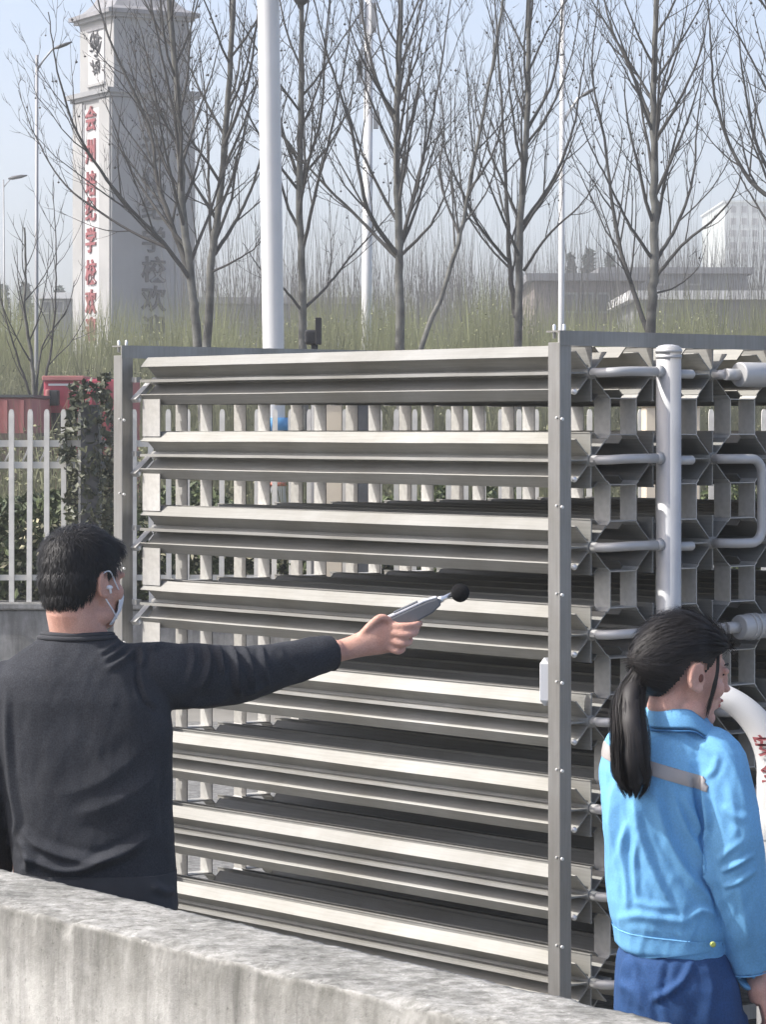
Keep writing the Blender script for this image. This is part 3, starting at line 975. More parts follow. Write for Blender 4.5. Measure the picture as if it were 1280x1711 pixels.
# ------------------------------------------------------------------ red truck behind the fence
def truck():
    d = 36.0
    s = d / FPX
    a = W(66, 632, d)
    root = empty('red_truck', (a.x, d, 0), 'crimson truck parked behind the fence with its mirror showing', 'truck')

    def bx(name, x0, y0, x1, y1, da, db, mt, bev=0.02, parent=None):
        p, q = W(x0, y1, d), W(x1, y0, d)
        m = MB(); m.box((p.x, d + da, p.z), (q.x, d + db, q.z))
        me = m.mesh(name)
        if bev: bevel_mesh(me, bev, 2)
        return link(name, me, mt, parent or root)
    cab = bx('cab', 72, 633, 138, 905, 0, 1.7, M['red_paint'], 0.03)
    bx('lit_roof_edge', 70, 628, 140, 636, -0.04, 1.72, M['red_pale'], 0.01)  # paler red paints the sunlit top edge of the cab
    bx('lit_side_edge', 132, 640, 136.5, 700, -0.02, 0.0, M['red_pale'], 0.004, cab)  # pale strip added as the sunlit upright edge
    bx('window', 78, 690, 128, 740, -0.012, 0.0, M['glass'], 0.004, cab)
    bx('white_stripe', 80, 641, 120, 644.5, -0.008, 0.0, M['fascia'], 0.0, cab)
    mi = bx('mirror', 82, 652, 101, 678, -0.24, -0.10, M['black'], 0.02)
    bx('mirror_shell', 79, 651, 86, 680, -0.27, -0.12, M['red_pale'], 0.02, mi)
    bx('cargo_bed', 141, 634, 214, 850, -0.02, 1.75, M['red_paint'], 0.02)
    for k in range(3):
        bx('bed_rib', 150 + 25 * k, 640, 154 + 25 * k, 845, -0.05, -0.02, M['red_paint'], 0.004)
    for x in (105, 190):
        c = W(x, 900, d)
        m = MB(); m.tube([(c.x, d - 0.02, 0.48), (c.x, d + 0.26, 0.48)], [0.48, 0.48], 28)
        t = m.build('wheel', M['tyre'], root)
        m = MB(); m.tube([(c.x, d - 0.05, 0.48), (c.x, d - 0.02, 0.48)], [0.22, 0.26], 20); m.build('hub', M['lamp_grey'], t)
    bx('chassis', 74, 850, 210, 890, 0.2, 1.5, M['darkgrey'], 0)
    # separate faded container at the left edge
    d2 = 34.0
    p, q = W(-90, 712, d2), W(52, 664, d2)
    root2 = empty('red_container', ((p.x + q.x) / 2, d2, 0), 'faded red sheet metal container at the left edge behind the pickets', 'container')
    m = MB(); m.box((p.x, d2, 0.05), (q.x, d2 + 2.2, q.z)); me = m.mesh('b'); bevel_mesh(me, 0.015, 1); link('body', me, M['red_pale'], root2)
    m = MB(); m.box((p.x - 0.05, d2 - 0.06, 0), (q.x + 0.05, d2 + 2.25, W(0, 724, d2).z)); m.build('undergrowth_block', M['undergrowth_brown'], root2)  # added brown block standing in for shadowed undergrowth below the red
    m = MB(); m.box((p.x - 0.02, d2 - 0.03, q.z), (q.x + 0.02, d2 + 2.23, q.z + 0.03)); m.build('lid', M['darkgrey'], root2)
    for k in range(5):
        x = p.x + 0.1 + (q.x - p.x - 0.2) * k / 4
        m = MB(); m.box((x - 0.02, d2 - 0.03, 0.1), (x + 0.02, d2, q.z - 0.03)); m.build('rib', M['red_pale'], root2)


truck()

# ------------------------------------------------------------------ gate tower with lettering
def tower():
    D = 92.0
    s = D / FPX
    cx = W(185, 712, D).x
    th = math.radians(29)
    ur = Vector((math.cos(th), math.sin(th), 0))         # along the right hand face
    ul = Vector((-math.sin(th), math.cos(th), 0))        # along the left hand face
    c0 = Vector((cx, D, 0))
    S = 154 * s
    root = empty('gate_tower', c0, 'grey and white stone gate tower with vertical Chinese lettering', 'tower')

    def Z(py): return CAMZ - (py - 712) * s
    nr, nl = -ul, -ur                                    # outward normals of right / left faces

    def block(name, inset, z0, z1, mt, parent=None, out=0.0):
        o = c0 + (ur + ul) * inset
        L = S - 2 * inset
        vs = [o, o + ur * L, o + ur * L + ul * L, o + ul * L]
        vs = [Vector((p.x, p.y, z)) for z in (z0, z1) for p in vs]
        m = MB(); m.add(vs, [(0, 3, 2, 1), (4, 5, 6, 7), (0, 1, 5, 4), (1, 2, 6, 5), (2, 3, 7, 6), (3, 0, 4, 7)])
        return m.build(name, mt, parent or root)

    def slab(name, face, a0, a1, z0, z1, depth, mt, inset=0.0, parent=None):
        """raised slab on a face: a0..a1 as fractions of the face's width"""
        e, n = (ur, nr) if face == 'r' else (ul, nl)
        L = S - 2 * inset
        o = c0 + (ur + ul) * inset
        p, q = o + e * (L * a0), o + e * (L * a1)
        m = MB()
        m.obox((p + q) / 2 + Vector((0, 0, (z0 + z1) / 2)) + n * (depth / 2), e * (L * (a1 - a0) / 2), n * (depth / 2), Vector((0, 0, (z1 - z0) / 2)))
        return m.build(name, mt, parent or root)
    block('shaft', 0.0, 0.0, Z(160), M['stone_light'])
    # pilasters and panels, greyer on the right face
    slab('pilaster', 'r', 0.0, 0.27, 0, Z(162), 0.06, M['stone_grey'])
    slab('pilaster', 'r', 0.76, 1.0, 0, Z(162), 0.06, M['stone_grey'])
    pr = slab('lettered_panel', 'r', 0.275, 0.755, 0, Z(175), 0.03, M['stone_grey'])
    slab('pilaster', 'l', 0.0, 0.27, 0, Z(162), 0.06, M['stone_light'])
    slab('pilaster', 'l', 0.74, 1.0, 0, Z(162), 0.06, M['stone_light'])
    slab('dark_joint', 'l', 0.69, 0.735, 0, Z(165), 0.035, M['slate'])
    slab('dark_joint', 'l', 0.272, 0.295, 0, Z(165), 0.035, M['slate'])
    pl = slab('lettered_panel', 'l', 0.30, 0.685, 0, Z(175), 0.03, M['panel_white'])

    def char(ch, face, a, py, size, mt, parent):
        me = text_mesh(ch, size, 0.03, size * 0.018)
        e, n = (ur, nr) if face == 'r' else (-ul, nl)
        o = c0 + (ur * (S * a) if face == 'r' else ul * (S * a)) + n * 0.05
        for v in me.vertices:
            x, y, z = v.co
            p = o + e * x + n * z
            v.co = (p.x, p.y, Z(py) + y)
        link('character', me, mt, parent)
    for ch, py in zip('\u4f1a\u5dde\u57f9\u7eaa\u5b66\u6821\u6b22\u8fce', (195, 250, 305, 348, 401, 455, 505, 552)):
        char(ch, 'l', 0.50, py, 44 * s, M['red_text'], pl)
    for ch, py in zip('\u4f1a\u6cb3\u5316\u7eaa\u5b66\u6821\u6b22\u8fce', (190, 250, 302, 347, 402, 452, 501, 550)):
        char(ch, 'r', 0.50, py, 46 * s, M['dark_text'], pr)
    # cornice between the tiers
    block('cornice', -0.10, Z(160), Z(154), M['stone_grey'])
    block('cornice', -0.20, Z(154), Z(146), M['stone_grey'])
    ut = block('upper_tier', 0.13, Z(146), Z(26), M['stone_light'])
    slab('pilaster', 'r', 0.0, 0.2, Z(146), Z(28), 0.05, M['stone_grey'], 0.13)
    slab('pilaster', 'r', 0.8, 1.0, Z(146), Z(28), 0.05, M['stone_grey'], 0.13)
    slab('recess_panel', 'r', 0.2, 0.8, Z(146), Z(28), 0.02, M['stone_grey'], 0.13)
    slab('recess_panel', 'l', 0.25, 0.72, Z(132), Z(42), 0.03, M['panel_white'], 0.13)
    slab('lintel', 'l', 0.22, 0.75, Z(42), Z(38), 0.07, M['slate'], 0.13)
    slab('sill', 'l', 0.22, 0.75, Z(136), Z(132), 0.07, M['stone_light'], 0.13)
    # a plain relief of short strokes on each upper face
    for face in ('l', 'r'):
        e, n = (ur, nr) if face == 'r' else (ul, nl)
        o = c0 + (ur + ul) * 0.13 + e * ((S - .26) * 0.5) + n * 0.05
        zc = Z(84)
        m = MB()
        rq = random.Random(5)
        for t in range(26):
            c = o + e * rq.uniform(-0.34, 0.34) + Vector((0, 0, zc + rq.uniform(-0.62, 0.62)))
            dv = (e * rq.gauss(0, 1) + Vector((0, 0, rq.gauss(0, 1.4)))).normalized() * rq.uniform(0.08, 0.2)
            m.tube([c - dv, c, c + dv + e * rq.gauss(0, 0.05)], [0.015, 0.045, 0.012], 6)
        m.build('emblem_relief', M['dark_text'] if face == 'l' else M['stone_light'], ut)
    block('eaves', -0.02, Z(26), Z(20), M['stone_grey'])
    block('eaves', -0.14, Z(20), Z(13), M['slate'])
    # curved hipped roof
    rings = []
    for k, (ins, py) in enumerate(((-0.12, 13), (0.18, 6), (0.42, -8), (0.62, -30), (0.80, -70))):
        o = c0 + (ur + ul) * ins; L = S - 2 * ins
        rings.append([Vector((p.x, p.y, Z(py))) for p in (o, o + ur * L, o + ur * L + ul * L, o + ul * L)])
    m = MB(); m.loft(rings, False); m.build('roof', M['slate'], root)


tower()

# ------------------------------------------------------------------ far buildings
def building(name, px0, px1, ytop, d, depth, mt, label, roof=None, windows=(), yaw=0.0):
    a, b = W(px0, ytop, d), W(px1, ytop, d)
    root = empty(name, ((a.x + b.x) / 2, d, 0), label, 'building')
    m = MB(); m.box((a.x, d, 0), (b.x, d + depth, a.z - 0.25)); m.build('wall', mt, root)
    m = MB(); m.box((a.x - 0.25, d - 0.25, a.z - 0.25), (b.x + 0.25, d + depth + .25, a.z)); m.build('roof', roof or mt, root)
    for (x0, y0, x1, y1) in windows:
        p, q = W(x0, y1, d), W(x1, y0, d)
        m = MB()
        t = 0.07
        m.box((p.x - t, d - 0.06, p.z - t), (q.x + t, d - 0.001, p.z)); m.box((p.x - t, d - 0.06, q.z), (q.x + t, d - 0.001, q.z + t))
        m.box((p.x - t, d - 0.06, p.z), (p.x, d - 0.001, q.z)); m.box((q.x, d - 0.06, p.z), (q.x + t, d - 0.001, q.z))
        w = m.build('window', M['far_frame'], root)
        m = MB(); m.box((p.x, d - 0.03, p.z), (q.x, d - 0.001, q.z)); m.build('pane', M['far_pane'], w)
    return root


building('long_shed', 322, 602, 497, 120, 12, M['bld_grey'], 'long low grey building behind the white mast', None, [(340 + 44 * k, 540, 362 + 44 * k, 560) for k in range(6)])
building('far_house', 66, 118, 489, 128, 10, M['bld_grey'], 'small grey flat roofed building left of the tower', M['fascia'], [(72, 505, 84, 522), (92, 505, 104, 522)])
building('brown_block', 893, 1068, 457, 105, 9, M['bld_brown'], 'brownish flat roofed block behind the thin white pole', M['bld_grey'],
         [(944, 492, 962, 520), (972, 492, 990, 520), (1000, 492, 1016, 520)])
building('grey_shed', 1010, 1250, 447, 125, 12, M['bld_grey'], 'dark grey shed roofed building behind the white fascia store', None, [(1090, 458, 1110, 474), (1150, 458, 1170, 474)])
building('white_trim_store', 1066, 1400, 486, 88, 8, M['bld_grey'], 'low store with a bright white roof edge at the right', M['fascia'], [(1110, 506, 1128, 524), (1180, 506, 1200, 524)])
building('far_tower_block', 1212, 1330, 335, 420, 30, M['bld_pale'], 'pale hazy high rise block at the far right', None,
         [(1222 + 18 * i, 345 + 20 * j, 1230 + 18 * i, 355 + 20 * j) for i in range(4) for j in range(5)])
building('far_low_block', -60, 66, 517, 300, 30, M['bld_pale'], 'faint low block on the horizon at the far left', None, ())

# ------------------------------------------------------------------ trees
def interp_path(pts, n):
    """Catmull-Rom through points"""
    P = [Vector(p) for p in pts]
    P = [P[0] * 2 - P[1]] + P + [P[-1] * 2 - P[-2]]
    out = []
    segs = len(P) - 3
    for k in range(n + 1):
        u = k / n * segs
        i = min(int(u), segs - 1); t = u - i
        p0, p1, p2, p3 = P[i:i + 4]
        out.append(0.5 * ((2 * p1) + (p2 - p0) * t + (2 * p0 - 5 * p1 + 4 * p2 - p3) * t * t + (3 * p1 - p0 - 3 * p2 + p3) * t ** 3))
    return out


def grow(mb, seeds, start, dirv, length, r0, level, rnd, upness, maxlev, dens, balls):
    nseg = 6 if level <= 1 else 4
    p = Vector(start); dv = Vector(dirv).normalized()
    pts = [p.copy()]; rr = [r0]
    step = length / nseg
    for k in range(nseg):
        dv = (dv + Vector((rnd.gauss(0, .09), rnd.gauss(0, .09), rnd.gauss(0, .05) + upness * 0.17))).normalized()
        p = p + dv * step
        pts.append(p.copy()); rr.append(r0 * (1 - 0.80 * (k + 1) / nseg))
    mb.tube(pts, rr, 5 if level <= 1 else 3, caps=False)
    spawn(mb, seeds, pts, rr, level, rnd, upness, maxlev, dens, balls, length)


def spawn(mb, seeds, pts, rr, level, rnd, upness, maxlev, dens, balls, length, t0=0.12):
    if level >= maxlev:
        if rnd.random() < balls:
            e = pts[-1]
            L = rnd.uniform(0.04, 0.14)
            q = e + Vector((rnd.gauss(0, .03), rnd.gauss(0, .03), -L))
            seeds.append((e, q, rnd.uniform(0.014, 0.024)))
        return
    n = max(2, int(dens[level] * length * rnd.uniform(0.8, 1.2)))
    k = len(pts) - 1
    az = rnd.uniform(0, 6.28)
    for i in range(n):
        u = (t0 + (0.97 - t0) * (i + rnd.random()) / n)
        j = min(int(u * k), k - 1); f = u * k - j
        p = pts[j].lerp(pts[j + 1], f)
        r = rr[j] + (rr[j + 1] - rr[j]) * f
        t = (pts[j + 1] - pts[j]).normalized()
        az += 2.4 + rnd.uniform(-.5, .5)
        o = t.orthogonal().normalized(); o = Matrix.Rotation(az, 3, t) @ o
        ang = rnd.uniform(0.38, 0.75)
        dv = t * math.cos(ang) + o * math.sin(ang)
        L = length * (0.50 if level == 0 else 0.42) * (1.12 - 0.75 * u) * rnd.uniform(0.6, 1.25)
        if level == 0: L = max(0.5, min(L, 2.3))
        L = max(L, 0.16)
        grow(mb, seeds, p, dv, L, max(min(r * 0.52, 0.05), 0.0048), level + 1, rnd, upness, maxlev, dens, balls)


def tree(d, paths, label, seed, dens=(2.7, 3.8, 5.2), balls=0.10, maxlev=3, trunk_r=0.085, name='plane_tree'):
    """paths: list of (pixel polyline, start radius px, depth drift); the first is the trunk (goes to the ground)"""
    rnd = random.Random(seed)
    s = d / FPX
    tp = paths[0][0]
    base = W(tp[0][0], tp[0][1], d)
    b1 = W(tp[1][0], tp[1][1], d)
    gx = base.x + (base.x - b1.x) / max(0.1, b1.z - base.z) * base.z * 0.8
    root = empty(name, (gx, d, 0), label, 'tree')
    tm, cm = MB(), MB()
    seeds = []
    for i, (poly, rpx, drift) in enumerate(paths):
        pts = []
        for k, (x, y) in enumerate(poly):
            p = W(x, y, d)
            dy = drift * k / max(1, len(poly) - 1)
            pts.append(Vector((p.x * (d + dy) / d, d + dy, CAMZ + (p.z - CAMZ) * (d + dy) / d)))
        if i == 0:
            pts = [Vector((gx, d, 0.0))] + pts
        n = 6 * (len(pts) - 1)
        P = interp_path(pts, n)
        rpx = rpx * 0.76
        rr = [rpx * s * (1 - 0.80 * (k / n) ** 0.9) for k in range(n + 1)] if i else [rpx * s * (1.08 - 0.68 * (k / n)) for k in range(n + 1)]
        # slight knobbliness
        for k in range(1, n):
            P[k] = P[k] + Vector((rnd.gauss(0, 1), rnd.gauss(0, 1), 0)) * (0.004 + 0.04 * rr[k])
        (tm if i == 0 else cm).tube(P, rr, 10 if i == 0 else 7, caps=False)
        L = sum((P[k + 1] - P[k]).length for k in range(n))
        spawn(cm, seeds, P, rr, 0, rnd, 0.75, maxlev, dens, balls, L * (0.75 if i == 0 else 1.0), t0=0.36 if i == 0 else 0.15)
    for (e, q, r) in seeds:
        cm.tube([e, q], 0.003, 3, caps=False)
        t = r
        vs = [q + Vector(v) * t for v in ((1, 0, 0), (-1, 0, 0), (0, 1, 0), (0, -1, 0), (0, 0, 1), (0, 0, -1))]
        cm.add(vs, [(0, 2, 4), (2, 1, 4), (1, 3, 4), (3, 0, 4), (2, 0, 5), (1, 2, 5), (3, 1, 5), (0, 3, 5)], True)
    tm.build('trunk', M['bark'], root)
    cm.build('crown', M['twig'], root)


tree(44, [([(329, 575), (319, 470), (303, 320), (296, 170), (276, -60), (262, -220)], 10.5, 0.0),
          ([(318, 468), (272, 405), (205, 335), (130, 225), (96, 120), (80, 20)], 5.6, -1.2),
          ([(316, 455), (283, 365), (262, 300), (247, 210), (180, 60), (150, -60)], 7, 1.0),
          ([(281, 416), (200, 376), (110, 310), (60, 230), (30, 150)], 3.6, 0.8),
          ([(304, 330), (292, 200), (258, 40), (240, -90)], 4.6, -0.8)],
     'bare tree with a pale left edge forking before the tower', 11)
tree(45, [([(346, 575), (353, 430), (368, 320), (381, 160), (392, -40), (398, -220)], 10, 0.0),
          ([(358, 425), (395, 365), (428, 290), (450, 180), (462, 60)], 5, 1.2),
          ([(352, 455), (390, 437), (425, 415), (440, 395)], 3.2, -0.7),
          ([(372, 250), (410, 150), (428, 40), (440, -60)], 4.6, -1.0),
          ([(353, 415), (348, 300), (345, 180), (330, 60)], 4.0, 1.0)],
     'bare tree standing just left of the white mast', 12)
tree(45, [([(506, 575), (503, 430), (500, 300), (503, 150), (504, -40), (506, -220)], 9.5, 0.0),
          ([(508, 515), (545, 480), (585, 430), (632, 380), (668, 340)], 4.0, 1.3),
          ([(505, 520), (470, 478), (440, 455), (405, 405)], 3.4, -0.9),
          ([(505, 420), (530, 310), (555, 215), (580, 80), (590, -40)], 4.6, -1.1),
          ([(500, 300), (470, 210), (455, 100), (445, -30)], 4.6, 1.0),
          ([(500, 320), (535, 200), (545, 60), (560, -80)], 4.2, 0.6)],
     'bare tree directly right of the white mast', 13)
tree(44, [([(669, 575), (667, 440), (664, 300), (663, 180), (670, 40), (672, -200)], 10.5, 0.0),
          ([(664, 425), (615, 350), (585, 210), (550, 100), (520, -20)], 6.0, -1.2),
          ([(663, 430), (600, 365), (525, 290), (470, 220), (440, 150)], 4.6, 1.2),
          ([(672, 425), (720, 375), (748, 310), (762, 240)], 4.0, -0.9),
          ([(670, 415), (690, 330), (720, 210), (742, 80), (760, -60)], 5.0, 1.0),
          ([(663, 210), (625, 120), (605, 20), (595, -80)], 5.4, 0.7),
          ([(672, 400), (700, 300), (712, 200), (700, 60)], 4.2, -0.6)],
     'central bare tree whose limbs fan from one fork', 14)
tree(42.5, [([(706, 575), (738, 495), (770, 390), (785, 310), (806, 200), (838, 20), (850, -120)], 6.0, 0.0),
            ([(768, 395), (735, 300), (742, 200), (720, 60)], 3.2, 1.0),
            ([(784, 320), (826, 250), (850, 150), (884, 50)], 3.2, -0.7)],
     'thin bare tree slanting up to the right', 15)
tree(45.5, [([(866, 575), (868, 450), (872, 330), (882, 180), (884, 40), (888, -180)], 9.5, 0.0),
            ([(863, 530), (852, 440), (846, 310), (838, 160), (824, -40)], 7.0, 1.0),
            ([(876, 452), (915, 395), (968, 345), (1000, 300)], 3.8, -1.2),
            ([(874, 375), (925, 300), (958, 215), (972, 130), (985, 40)], 4.8, 0.9),
            ([(853, 440), (800, 375), (752, 275), (735, 210)], 4.2, -0.9),
            ([(880, 220), (925, 130), (940, 20), (948, -80)], 4.2, 0.6)],
     'bare twin stemmed tree left of the thin white pole', 16)
tree(44, [([(1088, 552), (1094, 440), (1094, 300), (1093, 180), (1096, 40), (1100, -200)], 11.5, 0.0),
          ([(1087, 566), (1054, 470), (1028, 370), (1010, 230), (990, 120), (1000, 0)], 6.2, 0.9),
          ([(1098, 462), (1140, 410), (1195, 365), (1230, 320), (1240, 280)], 4.4, -1.0),
          ([(1097, 435), (1130, 380), (1158, 300), (1165, 220), (1180, 80)], 5.0, 1.2),
          ([(1092, 435), (1055, 380), (1025, 320), (990, 250), (958, 170)], 4.4, -0.8),
          ([(1093, 215), (1060, 130), (1020, 40), (1000, -60)], 5.2, 1.0),
          ([(1095, 235), (1135, 170), (1170, 90), (1190, 0)], 4.6, -1.1),
          ([(1096, 490), (1128, 480), (1165, 450), (1180, 410)], 2.8, 0.6)],
     'tall bare tree with the stoutest trunk on the right', 17)
tree(43.5, [([(1322, 560), (1322, 440), (1318, 330), (1312, 180), (1310, 20), (1306, -160)], 11, 0.0),
            ([(1316, 345), (1262, 310), (1222, 245), (1195, 160), (1188, 60), (1180, -40)], 6.0, 0.9),
            ([(1316, 330), (1268, 250), (1245, 140), (1230, 20)], 5.2, -0.8),
            ([(1318, 420), (1270, 350), (1240, 300), (1215, 260)], 3.6, 0.6)],
     'bare tree at the right edge showing only its limbs', 18)
tree(40, [([(58, 690), (52, 600), (40, 520), (42, 470), (40, 380)], 5.0, 0.0),
          ([(60, 680), (82, 600), (92, 500), (92, 400), (88, 300)], 3.6, 0.5),
          ([(56, 680), (30, 600), (8, 530), (-4, 460)], 3.2, -0.5),
          ([(60, 660), (70, 580), (110, 520), (124, 470)], 2.8, 0.4)],
     'small bare multi stemmed shrub tree at the far left', 19, dens=(3.0, 4.0, 4.0), balls=0.0, maxlev=2)

# ------------------------------------------------------------------ thickets and far wood (uncountable twigs)
def thicket(name, d0, d1, x0, x1, n, h, hv, wid, lean, mt, label, seed, leafy=0, leafsize=0.1, leafmat=None):
    rnd = random.Random(seed)
    m = MB()
    for k in range(n):
        d = rnd.uniform(d0, d1)
        x = W(rnd.uniform(x0, x1), 0, d).x
        H = h(x, d) * rnd.uniform(1 - hv, 1 + hv * 0.4)
        zb = 0 if rnd.random() < 0.4 else H * rnd.uniform(0.1, 0.7)
        a = rnd.gauss(0, lean); b = rnd.gauss(0, lean)
        top = Vector((x + a * H, d + b * H, H))
        bot = Vector((x, d, zb))
        mid = bot.lerp(top, 0.5) + Vector((rnd.gauss(0, .05) * H * 0.3, 0, 0))
        w = wid * rnd.uniform(0.5, 1.3)
        v = [bot + Vector((-w, 0, 0)), bot + Vector((w, 0, 0)), mid + Vector((w * .7, 0, 0)), mid + Vector((-w * .7, 0, 0)), top, bot + Vector((0, w, 0)), mid + Vector((0, w * .7, 0))]
        m.add(v, [(0, 1, 2, 3), (3, 2, 4), (0, 5, 6, 3), (5, 1, 2, 6), (3, 6, 4)])
    if leafy:
        def pos(r):
            d = r.uniform(d0, d1); x = W(r.uniform(x0, x1), 0, d).x
            return Vector((x, d, h(x, d) * r.uniform(0.05, 0.95) ** 0.8))
        v, f = leaf_cloud(leafy, rnd, pos, leafsize)
        m.add(v, f)
    o = m.build(name, mt)
    tag(o, label, 'thicket', None, 'stuff')


nz1 = lambda x, k, o=0: noise.noise(Vector((x * k, o, 3.7)))
thicket('spring_thicket', 54, 62, -120, 1420, 26000, lambda x, d: 4.15 + 0.8 * nz1(x, 0.8) + 0.35 * nz1(x, 2.5), 0.34, 0.0085, 0.06, M['thicket'],
        'yellow green budding thicket behind the row of bare trees', 21, 30000, 0.04)
thicket('undergrowth', 47, 53, -120, 1420, 9000, lambda x, d: 2.9 + 0.5 * nz1(x, 1.1, 4), 0.35, 0.011, 0.10, M['thicket_d'],
        'grey green undergrowth between the fence and the tall thicket', 22, 30000, 0.045)
thicket('scrub', 27.5, 31, -160, 1460, 5200, lambda x, d: 1.85 + 0.28 * nz1(x, 1.4, 6) + 0.15 * nz1(x, 4, 1), 0.35, 0.007, 0.12, M['thicket_d'],
        'dull grey green scrub just beyond the cream fence', 25, 22000, 0.05)
thicket('slender_wood', 66, 80, 300, 1460, 2800, lambda x, d: 6.6 + 1.5 * nz1(x, 0.6, 3), 0.45, 0.008, 0.05, M['farwood'],
        'thin pale saplings in front of the low buildings', 26)
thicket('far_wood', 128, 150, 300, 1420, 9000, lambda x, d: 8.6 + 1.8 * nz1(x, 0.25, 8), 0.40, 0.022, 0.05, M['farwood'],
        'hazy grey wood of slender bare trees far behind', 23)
thicket('far_hedge', 100, 104, -140, 1440, 1500, lambda x, d: 4.0 + 0.8 * nz1(x, 0.5, 2), 0.3, 0.05, 0.10, M['thicket_d'],
        'dull green hedge in front of the far buildings', 24, 16000, 0.28)

# far conifers behind the roofs
def conifer(px, ytop, d, wpx, label, seed):
    rnd = random.Random(seed)
    s = d / FPX
    t = W(px, ytop, d)
    root = empty('far_conifer', (t.x, d, 0), label, 'tree', 'conifers behind the far roofs')
    m = MB(); m.tube([(t.x, d, 0), (t.x, d, t.z)], [0.3, 0.05], 6); m.build('trunk', M['bark'], root)
    def pos(r):
        u = r.random() ** 0.7
        tier = (0.35 + 0.65 * abs(math.sin(u * 9 + seed)))
        w = wpx * s * (0.35 + 0.65 * u) * tier
        a = r.uniform(0, 6.28); q = math.sqrt(r.random())
        return Vector((t.x + w * q * math.cos(a), d + w * q * math.sin(a), t.z - u * 62 * s))
    v, f = leaf_cloud(420, rnd, pos, 0.5)
    m = MB(); m.add(v, f); m.build('crown', M['conifer'], root)


for k, (px, yt, d, w, lab) in enumerate(((985, 418, 160, 16, 'dark far conifer just right of the thin white pole'), (1020, 424, 165, 14, 'dark far conifer above the middle of the brown block'),
                                         (955, 426, 170, 12, 'dark far conifer half hidden by the thin white pole'), (42, 472, 170, 15, 'small layered conifer at the far left behind the shrub tree'),
                                         (98, 478, 175, 14, 'small dark conifer above the far house roof'), (6, 478, 172, 12, 'small dark conifer cut by the left edge'))):
    conifer(px, yt, d, w, lab, 40 + k)

# ------------------------------------------------------------------ air
HAZE = 0.0017
if HAZE:
    hz = MB(); hz.box((-400, -8, -1.0), (400, 480, 45))
    me = hz.mesh('haze')
    mh = bpy.data.materials.new('haze_air'); mh.use_nodes = True
    nt = mh.node_tree
    nt.nodes.remove(nt.nodes['Principled BSDF'])
    pv = nt.nodes.new('ShaderNodeVolumePrincipled')
    pv.inputs['Color'].default_value = (0.98, 1.0, 0.99, 1)
    pv.inputs['Density'].default_value = HAZE
    pv.inputs['Anisotropy'].default_value = 0.2
    nt.links.new(pv.outputs['Volume'], nt.nodes['Material Output'].inputs['Volume'])
    tag(link('haze', me, mh), 'thin pale spring haze filling the air', None, None, 'stuff')

# ------------------------------------------------------------------ people
def remesh(mb, voxel, smooth=4, factor=0.5):
    me = mb.mesh('tmp')
    bm = bmesh.new(); bm.from_mesh(me); bmesh.ops.recalc_face_normals(bm, faces=bm.faces); bm.to_mesh(me); bm.free()
    o = bpy.data.objects.new('tmp', me); col.objects.link(o)
    m = o.modifiers.new('r', 'REMESH'); m.mode = 'VOXEL'; m.voxel_size = voxel; m.use_smooth_shade = True
    if smooth:
        k = o.modifiers.new('s', 'SMOOTH'); k.factor = factor; k.iterations = smooth
    bpy.context.view_layer.update()
    dg = bpy.context.evaluated_depsgraph_get()
    out = bpy.data.meshes.new_from_object(o.evaluated_get(dg))
    bpy.data.objects.remove(o); bpy.data.meshes.remove(me)
    out.materials.clear()
    out.polygons.foreach_set('use_smooth', [True] * len(out.polygons))
    return out


def vget(me):
    a = np.empty(len(me.vertices) * 3); me.vertices.foreach_get('co', a); return a.reshape(-1, 3)


def nget(me):
    a = np.empty(len(me.vertices) * 3); me.vertices.foreach_get('normal', a); return a.reshape(-1, 3)


def vset(me, a):
    me.vertices.foreach_set('co', a.reshape(-1)); me.update()


def to_px(V):
    d = V[:, 1]
    return np.stack([V[:, 0] / d * FPX + 640, 712 - (V[:, 2] - CAMZ) / d * FPX], 1)


def polydist(P, poly):
    best = np.full(len(P), 1e9)
    par = np.zeros(len(P))
    poly = np.array(poly, float)
    # smooth the polyline
    dense = []
    pp = [Vector((a, b, 0)) for a, b in poly]
    dense = [(q.x, q.y) for q in interp_path(pp, 10 * (len(pp) - 1))] if len(pp) > 2 else [tuple(p) for p in poly]
    n = len(dense) - 1
    for i in range(n):
        a = np.array(dense[i]); b = np.array(dense[i + 1])
        ab = b - a
        t = np.clip(((P - a) @ ab) / max(ab @ ab, 1e-9), 0, 1)
        dd = np.linalg.norm(P - (a + t[:, None] * ab), axis=1)
        m = dd < best
        best[m] = dd[m]; par[m] = (i + t[m]) / n
    return best, par


